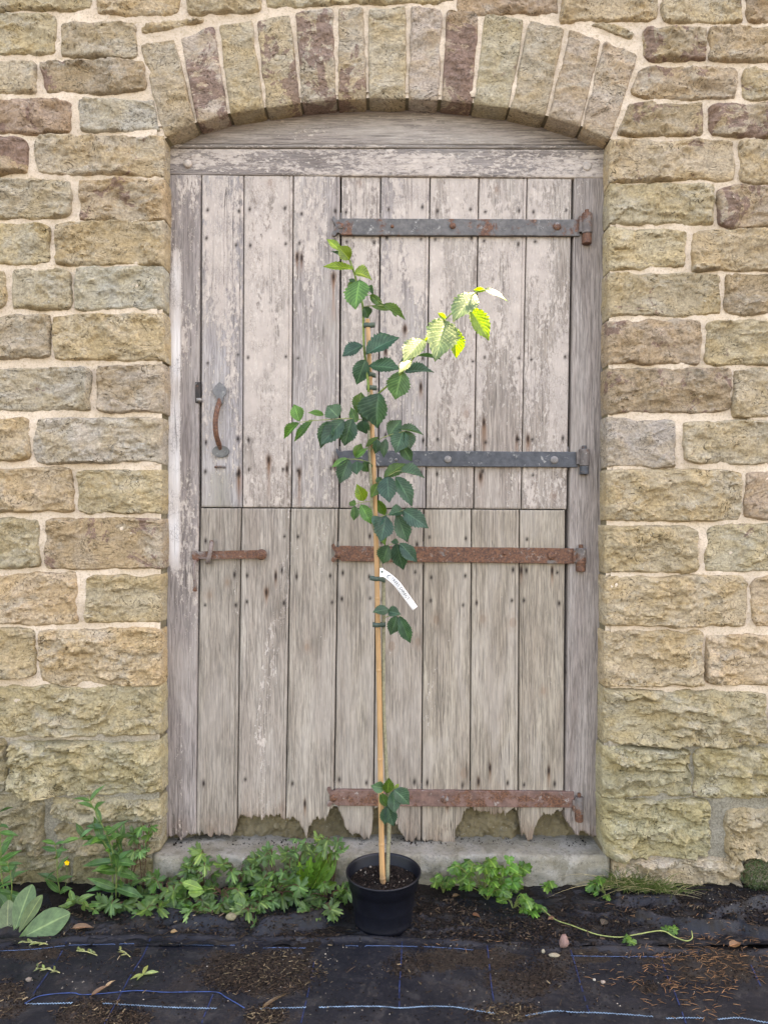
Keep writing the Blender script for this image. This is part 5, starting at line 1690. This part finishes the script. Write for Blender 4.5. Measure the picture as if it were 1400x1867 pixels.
for bx, by, tx, ty, w in [(372, 1622, 334, 1608, 17), (374, 1626, 344, 1626, 20)]:
    put_leaf(rnd, W(bx, by, -.13), W(tx, ty, -.15), w * 2.25 / F, (0.15, 0.27, 0.06), BROAD[0], 0, n0=(0, -.7, .7))
mb = MB()
mb.tube(smooth_path([on_ground(392, 1640), W(390, 1620, -.12), W(372, 1623, -.13)], 4), .0012, 5)
o = mb.build('stem', M_STEM, rnd, True, (.2, .25, .08, 1)); o.location = -Vector(rnd.location)

fl = empty('yellow_flower', W(122, 1600, -.06), 'tiny yellow five-petalled flower on a thin stalk before the wall', 'flower')
mb = MB()
fc = W(123, 1573, -.075)
mb.tube(smooth_path([W(118, 1630, -.06), W(122, 1600, -.065), fc + Vector((0, .003, 0))], 4), .001, 5)
o = mb.build('stem', M_STEM, fl, True, (.12, .17, .05, 1)); o.location = -Vector(fl.location)
for k in range(5):
    a = 2 * math.pi * k / 5 + .3
    d = Vector((math.cos(a), -.25, math.sin(a)))
    put_leaf(fl, fc, fc + d * .0085, .0075, (0.75, 0.48, 0.01), BROAD[0], 0, n0=(0, -1, .2), name='petal')

# grass tuft with straw
def blades(mb, root, n, L0, L1, spread, rs, wid=.0012, fwd=-.3):
    for i in range(n):
        b = root + Vector((rs.gauss(0, .030), rs.gauss(0, .010), 0))
        d = Vector((rs.gauss(0, spread), rs.uniform(-.5, .1) + fwd * .3, rs.uniform(.5, 1.2))).normalized()
        L = rs.uniform(L0, L1)
        pts = [b + d * L * t + Vector((d.x * .25 * L * t * t, -.1 * L * t * t, -.42 * L * t * t)) for t in (0, .2, .4, .6, .8, 1)]
        for p_ in pts:
            p_.y = min(p_.y, -.022)
        s = Vector((-d.z, 0, d.x)).normalized() * wid
        v = []
        for k, p_ in enumerate(pts):
            f_ = 1 - (k / 5) ** 2 * .85
            v += [p_ - s * f_, p_ + s * f_]
        mb.add(v, [(2 * k, 2 * k + 1, 2 * k + 3, 2 * k + 2) for k in range(5)])
gr_ = empty('grass_tuft', on_ground(1160, 1622), 'tuft of fine grass with dry straw blades at the threshold corner', 'grass')
g = random.Random(5)
mb, ms = MB(), MB()
for x, y, n in [(1150, 1622, 130), (1185, 1628, 70), (1120, 1620, 40), (1215, 1630, 30)]:
    rt_ = on_ground(x, y, -.003)
    rt_.y = min(rt_.y, -.035)
    blades(mb, rt_, int(n * 1.5), .06, .135, .42, g)
    blades(ms, rt_, n // 3, .06, .20, 1.3, g, .0009)
o = mb.build('green_blades', M_STEM, gr_, True, (.12, .17, .045, 1)); o.location = -Vector(gr_.location); o['kind'] = 'stuff'
o = ms.build('straw_blades', M_STEM, gr_, True, (.50, .40, .22, 1)); o.location = -Vector(gr_.location); o['kind'] = 'stuff'

# runner of the buttercup across the fabric
run = empty('runner_stem', on_ground(1015, 1682), 'long pale green runner with two small leaves snaking over dark soil', 'runner')
mb = MB()
rp = smooth_path([on_ground(x, y, u) for x, y, u in [(985, 1660, .012), (1012, 1680, .008), (1042, 1694, .005), (1062, 1702, .007), (1090, 1708, .008), (1128, 1712, .007), (1160, 1709, .010), (1205, 1708, .012), (1228, 1714, .006), (1250, 1719, .005), (1261, 1718, .010), (1260, 1710, .018)]], 5)
mb.tube(rp, .0017, 6)
o = mb.build('stem', M_STEM, run, True, (.26, .30, .10, 1)); o.location = -Vector(run.location)
for x, y, a, s in [(1136, 1716, -1.2, .046), (1142, 1722, -.6, .040), (1216, 1708, 1.2, .046), (1224, 1706, .4, .034)]:
    b_ = on_ground(x, y, .008)
    put_leaf(run, b_, b_ + Vector((math.cos(a) * s, -.012 if a < 0 else .02, math.sin(a) * s * .25 if a > 0 else -.002)), s, vcol(BG), BUTT[0], 0, n0=(0, -.5, 1))
# moss cushion at the right
mo = MB()
g = random.Random(9)
for i in range(900):
    a, r = g.uniform(0, 6.28), math.sqrt(g.random())
    p_ = W(1388 + 38 * r * math.cos(a), 1598 + 34 * r * math.sin(a), -.03 - .03 * (1 - r * r))
    s = g.uniform(.003, .006)
    d = Vector((g.gauss(0, 1), -abs(g.gauss(0, 1)), g.gauss(0, 1))).normalized()
    x_ = d.orthogonal().normalized() * s
    y_ = d.cross(x_)
    mo.add([p_ - x_, p_ + y_ * .6, p_ + x_, p_ - y_ * .6], [(0, 1, 2, 3)])
o = mo.build('moss_cushion', M_STEM, None, False, (.060, .085, .030, 1))
tag(o, 'dark green mossy cushion growing on the wall foot', 'moss', kind='stuff')

# ------------------------------------------------------------------ lines and litter on the fabric
def zigzag(name, pts, amp, pitch, r, col, up):
    q = smooth_path([on_fab(x, y, up) for x, y in pts], 8)
    out, acc, sgn = [], 0, 1
    for i in range(len(q) - 1):
        a, b = q[i], q[i + 1]
        L = (b - a).length
        d = (b - a) / max(L, 1e-6)
        nrm = Vector((-d.y, d.x, 0))
        t = acc
        while t < L:
            c = a + d * t
            if vnoise(np.array([[c.x * 45, 0.5, 0.5]]), 9)[0] < (-.75 if amp > .002 else -.35): c = c - Vector((0, 0, .005))
            out.append(c + nrm * amp * sgn * random.uniform(.6, 1.2) + Vector((0, 0, random.uniform(0, .0008))))
            sgn = -sgn
            t += pitch
        acc = t - L
    mb = MB()
    mb.tube(out, [r * random.uniform(.75, 1.2) for _ in out], 4)
    o = mb.build(name, M_BLUE, fab, True, (*col, 1))
    return o
PALE = (0.15, 0.24, 0.33)
for pts in [[(48, 1832), (90, 1830), (133, 1829)], [(188, 1830), (260, 1833), (330, 1837), (396, 1840)], [(474, 1841), (520, 1839), (560, 1837)], [(582, 1837), (640, 1836), (700, 1837), (730, 1838), (785, 1836), (830, 1838), (870, 1845), (906, 1851)],
            [(958, 1855), (985, 1850), (1012, 1845), (1050, 1848), (1092, 1847), (1140, 1849), (1192, 1853)], [(1214, 1858), (1250, 1856), (1284, 1857)], [(1308, 1859), (1345, 1855), (1380, 1861), (1420, 1866)]]:
    zigzag('stitching', pts, .0022, .0036, .0013, PALE, .0015)
MID = (0.045, 0.085, 0.17)
for pts in [[(-20, 1735), (60, 1730), (120, 1724)], [(125, 1723), (175, 1721), (240, 1719), (300, 1719)], [(305, 1719.5), (380, 1722), (446, 1724)], [(470, 1727), (560, 1727)], [(630, 1726), (700, 1727), (762, 1728)], [(770, 1728), (830, 1731), (864, 1734)], [(1040, 1743), (1110, 1745), (1180, 1745)], [(1182, 1745), (1230, 1746)]]:
    zigzag('stitching', pts, .0012, .0034, .0011, MID, .001)
def ribbon(name, pts, hw, col, up=.0014):
    q = smooth_path([on_fab(x, y, up) for x, y in pts], 14)
    v = []
    for i, p_ in enumerate(q):
        d = (q[min(i + 1, len(q) - 1)] - q[max(i - 1, 0)]).normalized()
        nn = Vector((-d.y, d.x, 0)).normalized() * hw
        v += [p_ - nn, p_ + nn]
    o = mesh(name, v, [(2 * i, 2 * i + 2, 2 * i + 3, 2 * i + 1) for i in range(len(q) - 1) if vnoise(np.array([[i * .45 + pts[0][0], 0.5, 0.5]]), 3)[0] > -.25], M_BLUE, fab, True, (*col, 1))
    return o
BL = (0.012, 0.026, 0.085)
for pts in [[(122, 1717), (108, 1745), (92, 1770), (70, 1800), (55, 1822)], [(275, 1710), (262, 1740), (240, 1775), (214, 1825), (190, 1867)], [(424, 1721), (419, 1740)], [(390, 1810), (374, 1850), (368, 1867)], [(573, 1752), (566, 1790), (556, 1835), (549, 1867)],
            [(733, 1719), (731, 1760), (728, 1800), (728, 1838)], [(888, 1726), (892, 1760), (896, 1800), (900, 1826)], [(1040, 1734), (1050, 1765), (1064, 1815), (1080, 1867)], [(1205, 1745), (1214, 1775), (1230, 1812), (1250, 1867)], [(1368, 1760), (1386, 1800)]]:
    ribbon('blue_line', pts, .0015, BL)
mb = MB()
mb.tube(smooth_path([on_fab(x, y, .003) for x, y in [(46, 1832), (70, 1818), (105, 1813), (136, 1811), (150, 1814), (190, 1812), (250, 1806), (300, 1809), (350, 1809), (395, 1810), (412, 1820), (430, 1831), (446, 1841)]], 5), .0012, 5)
o = mb.build('blue_strand', M_BLUE, None, True, (.02, .055, .17, 1))
tag(o, 'loose blue strand lying across the black fabric', 'thread')

def scatter(mbs, cpx, cpy, rx, ry, n, rs, smin, smax, fn, power=.5):
    for i in range(n):
        a, r = rs.uniform(0, 6.283), rs.random() ** power
        px_, py_ = cpx + rx * r * math.cos(a), cpy + ry * r * math.sin(a)
        if py_ < 1625: continue
        fn(mbs, px_, py_, rs.uniform(smin, smax), rs, 1 - r)
def f_crumb(mb, px_, py_, s, rs, k):
    q = on_ground(px_, py_, s * .3)
    crumb(mb, q.x, q.y, q.z, s, rs)
def f_chip(mb, px_, py_, s, rs, k):
    q = on_ground(px_, py_, .002 + .007 * k * rs.random())
    a = rs.uniform(0, 3.14)
    d = Vector((math.cos(a), math.sin(a), rs.uniform(-.3, .3))) * s
    n = Vector((-math.sin(a), math.cos(a), rs.uniform(-.3, .3))) * s * rs.uniform(.15, .35)
    u = Vector((0, 0, s * .18))
    mb.add([q - d - n * .6, q + d - n * .4, q + d * .9 + n, q - d * .8 + n, q - d + u, q + d + u, q + d * .9 + n + u, q - d * .8 + n + u], [(4, 5, 6, 7), (0, 1, 5, 4), (1, 2, 6, 5), (2, 3, 7, 6), (3, 0, 4, 7)])
def f_needle(mb, px_, py_, s, rs, k):
    q = on_ground(px_, py_, .002)
    a = rs.gauss(0.1, .7)
    d = Vector((math.cos(a), math.sin(a), rs.uniform(-.08, .12))) * s
    mb.tube([q - d, q + Vector((0, rs.uniform(-.1, .1) * s, s * .08)), q + d], [.0005, .0009, .0005], 3, False)
g = random.Random(21)
cr_, ch_, gt_ = MB(), MB(), MB()
# on the fabric
for cpx, cpy, rx, ry, n, m in [(470, 1775, 115, 42, 700, 520), (430, 1790, 60, 20, 150, 120), (175, 1850, 75, 30, 260, 260), (240, 1856, 40, 18, 120, 110), (485, 1855, 40, 22, 140, 150), (15, 1825, 40, 35, 200, 140), (920, 1850, 60, 20, 120, 170), (950, 1790, 70, 35, 350, 60), (870, 1745, 160, 25, 350, 40), (740, 1765, 45, 22, 260, 5), (1010, 1765, 60, 40, 260, 40), (250, 1750, 90, 30, 60, 6), (1180, 1800, 20, 10, 50, 2), (60, 1740, 90, 22, 120, 30), (1290, 1765, 120, 40, 250, 60), (700, 1790, 700, 80, 700, 90)]:
    scatter(cr_, cpx, cpy, rx, ry, int(n * 1.5), g, .0008, .0032, f_crumb)
    scatter(ch_, cpx, cpy, rx * 1.15, ry * 1.1, int(m * 1.1), g, .0012, .0050, f_chip, .6)
# behind the hem, on the membrane
for cpx, cpy, rx, ry, n, m in [(860, 1690, 140, 35, 1100, 60), (950, 1700, 110, 25, 700, 60), (1060, 1690, 90, 40, 700, 50), (1240, 1660, 160, 40, 900, 90), (1370, 1660, 60, 50, 400, 60), (420, 1680, 160, 30, 500, 60), (560, 1712, 60, 8, 160, 20), (150, 1680, 150, 35, 420, 60), (820, 1650, 60, 15, 220, 40), (700, 1665, 690, 40, 900, 80)]:
    scatter(cr_, cpx, cpy, rx, ry, n, g, .0012, .0042, f_crumb)
    scatter(ch_, cpx, cpy, rx, ry, m, g, .003, .010, f_chip, .7)
for cpx, cpy, rx, ry, n in [(700, 1750, 700, 110, 260), (560, 1745, 70, 20, 40), (850, 1690, 120, 40, 50), (1330, 1650, 60, 30, 70)]:
    scatter(gt_, cpx, cpy, rx, ry, n, g, .0008, .0024, f_crumb)
for mb_, nm, mt, lab, ct in [(cr_, 'soil_crumbs', M_CRUMB, 'dark soil crumbs scattered over the fabric and membrane', 'soil'), (ch_, 'bark_chips', M_CHIP, 'brown bark chips heaped in patches on the black fabric', 'bark chips'), (gt_, 'grit', M_GRIT, 'pale grit specks sprinkled over the ground', 'grit')]:
    o = mb_.build(nm, mt, None, False)
    tag(o, lab, ct, kind='stuff')
sb = MB()
for cpx, cpy, rx, ry, n in [(500, 1770, 95, 34, 170), (925, 1852, 55, 18, 90), (485, 1855, 40, 20, 50), (175, 1850, 70, 26, 50), (15, 1825, 40, 30, 40), (900, 1690, 130, 40, 70), (1240, 1655, 150, 45, 90), (420, 1690, 200, 25, 70), (700, 1770, 690, 80, 120), (150, 1690, 140, 30, 40)]:
    scatter(sb, cpx, cpy, rx, ry, n, g, .0014, .0070, f_chip, .6)
o = sb.build('straw_bits', M_STRAW, None, False)
tag(o, 'small pale straw and wood bits mixed into the soil litter', 'straw bits', kind='stuff')
nd = MB()
for cpx, cpy, rx, ry, n in [(1300, 1760, 130, 55, 190), (1240, 1745, 120, 12, 80), (1260, 1830, 120, 35, 60), (1150, 1790, 80, 25, 30), (1320, 1700, 80, 25, 40), (1200, 1660, 120, 30, 25), (1225, 1800, 20, 7, 18), (850, 1720, 120, 20, 12)]:
    scatter(nd, cpx, cpy, rx, ry, n, g, .005, .014, f_needle, .6)
hr = MB()
for cpx, cpy, rx, ry, n in [(560, 1705, 90, 12, 60), (380, 1705, 160, 14, 70), (700, 1780, 690, 80, 60), (880, 1690, 160, 40, 60), (1150, 1660, 150, 40, 50), (480, 1775, 110, 40, 60)]:
    scatter(hr, cpx, cpy, rx, ry, n, g, .006, .022, f_needle, .6)
o = hr.build('fine_roots', M_CHIP, None, True)
tag(o, 'fine dark root hairs and twiglets lying over the membrane', 'roots', kind='stuff')
o = nd.build('pine_needles', M_NEEDLE, None, True)
tag(o, 'dry orange-brown pine needles strewn over the fabric', 'needles', kind='stuff')

def pebble(px_, py_, w, h, d, col, label, seed, tilt=0.0):
    q = on_ground(px_, py_)
    nu, nv = 16, 10
    v = []
    for j in range(nv + 1):
        ph = math.pi * j / nv
        for i in range(nu):
            th = 2 * math.pi * i / nu
            n = Vector((math.sin(ph) * math.cos(th), math.sin(ph) * math.sin(th), math.cos(ph)))
            k = 1 + .16 * float(fbm(np.array([[n.x * 1.3 + seed, n.y * 1.3, n.z * 1.3]]), 3, seed)[0])
            v.append((n.x * w * k / 2, n.y * d * k / 2, n.z * h * k / 2))
    f = [(j * nu + i, (j + 1) * nu + i, (j + 1) * nu + (i + 1) % nu, j * nu + (i + 1) % nu) for j in range(nv) for i in range(nu)]
    o = mesh('pebble', v, f, M_PEB, None, True, (*col, 1))
    o.location = q + Vector((0, 0, h * .40))
    o.rotation_euler = (0, tilt, 0)
    tag(o, label, 'pebble', 'pebbles on the ground')
    return o
pebble(1028, 1732, .026, .040, .024, (0.22, 0.135, 0.115), 'upright pinkish pebble standing beside the fabric hem', 3, .15)
pebble(1010, 1746, .030, .010, .014, (0.27, 0.23, 0.16), 'flat pale cream pebble lying on the fabric hem', 5)
pebble(990, 1740, .010, .012, .010, (0.26, 0.23, 0.17), 'tiny cream pebble next to the flat pale one', 6)
pebble(421, 1690, .033, .020, .024, (0.20, 0.175, 0.11), 'rough olive-cream stone lying on the crumpled membrane', 7)
pebble(1098, 1793, .014, .008, .010, (0.26, 0.21, 0.17), 'small pale pebble on the fabric between two blue lines', 8)
pebble(1083, 1789, .008, .007, .007, (0.30, 0.27, 0.22), 'very small white pebble on the fabric between two blue lines', 9)
pebble(53, 1792, .016, .012, .010, (0.18, 0.145, 0.12), 'small brownish pebble by the blue line below the big leaves', 10)

def litter(px_, py_, L, wdt, ang, col, label, name='dead_leaf', cat='dead leaf', me=None, up=.006, tilt=.2):
    q = on_ground(px_, py_, up)
    d = Vector((math.cos(ang), math.sin(ang), tilt)).normalized() * L
    e = put_leaf(Dummy, q - d * .5 + Vector((0, 0, L * tilt * .3)), q + d * .5 + Vector((0, 0, L * tilt * .3)), wdt, col, me or LANC[0], 0, n0=(0, -.3, 1), name=name)
    e.parent = None
    tag(e, label, cat, 'litter lying on the ground')
    return e
class _D:
    pass
Dummy = bpy.data.objects.new('scratch', None)
COL.objects.link(Dummy)
TAN, RUS, PGR = (0.19, 0.11, 0.06), (0.14, 0.065, 0.035), (0.24, 0.29, 0.10)
litter(152, 1702, .065, .020, -.1, TAN, 'curled tan dead leaf lying beside the big smooth leaves')
litter(415, 1646, .030, .026, 1.0, RUS, 'small round rusty dead leaf among the ferny weeds', me=BROAD[0])
litter(318, 1707, .020, .014, .1, (0.26, 0.17, 0.08), 'little yellow-brown leaf scrap above the fabric hem')
litter(868, 1675, .030, .014, -.8, RUS, 'brown shrivelled leaf on soil below the buttercups')
litter(832, 1637, .026, .014, .2, TAN, 'tan leaf scrap beside the pot and buttercups')
litter(1004, 1678, .024, .016, .4, (0.17, 0.09, 0.05), 'small brown leaf at the start of the runner', me=BROAD[0])
litter(1340, 1730, .040, .022, .2, (0.20, 0.10, 0.045), 'orange-brown dead leaf by the membrane fold')
litter(1100, 1685, .035, .024, .9, (0.11, 0.09, 0.07), 'grey-brown leaf on dark soil under the grass', me=BROAD[1])
litter(185, 1812, .050, .012, .7, (0.17, 0.095, 0.055), 'split brown bark sliver lying across the blue strand', tilt=.25)
litter(202, 1798, .028, .008, .8, (0.33, 0.23, 0.13), 'pale wood splinter sticking up from the bark sliver', tilt=.3)
litter(500, 1832, .075, .009, .75, (0.12, 0.075, 0.045), 'thin brown twig leaning over the pale stitching', name='twig', cat='twig', tilt=.15)
for i, (x, y, a) in enumerate([(258, 1782, -1.9), (252, 1784, -2.5), (264, 1768, 1.5), (275, 1776, .15)]):
    pass
spr = empty('leaf_sprig', on_fab(261, 1778), 'pale green four-leaf sprig dropped on the black fabric', 'sprig')
for a, L in [(-1.75, .030), (-2.35, .036), (1.45, .030), (.08, .042)]:
    b_ = on_fab(261, 1777, .004)
    put_leaf(spr, b_, b_ + Vector((math.cos(a) * L, math.sin(a) * L * 1.1, .006)), .011, vcol(PGR, .1), LANC[1], 0, n0=(0, -.3, 1))
for (x, y, lab, k) in [(110, 1775, 'pale broken weed sprig on the fabric by the first blue line', 7), (178, 1742, 'yellowish weed sprig hanging from the fabric hem', 6), (238, 1745, 'light green leaf bud dropped beside the blue line', 3), (88, 1722, 'straw-coloured sprig lying below the big smooth leaves', 7)]:
    b_ = on_fab(x, y, .003)
    e = empty('dry_sprig', b_, lab, 'sprig', 'litter lying on the ground')
    a = wr.uniform(2.6, 3.4)
    ln = .03 + .006 * k
    tip_ = b_ + Vector((math.cos(a) * ln, math.sin(a) * ln * .8 + .01, .004))
    mb = MB()
    mb.tube([b_, b_.lerp(tip_, .5) + Vector((0, 0, .004)), tip_], .0012, 5)
    o = mb.build('stem', M_STEM, e, True, (.36, .36, .16, 1)); o.location = -Vector(e.location)
    for j in range(k):
        p_ = b_.lerp(tip_, (j + .5) / k) + Vector((0, 0, .003))
        aa = a + wr.choice((-1, 1)) * wr.uniform(.4, 1.1)
        put_leaf(e, p_, p_ + Vector((math.cos(aa) * .02, math.sin(aa) * .02, .004)), .006, vcol((.20, .23, .09)), LANC[j % 3], 0, n0=(0, -.3, 1))
bpy.data.objects.remove(Dummy)
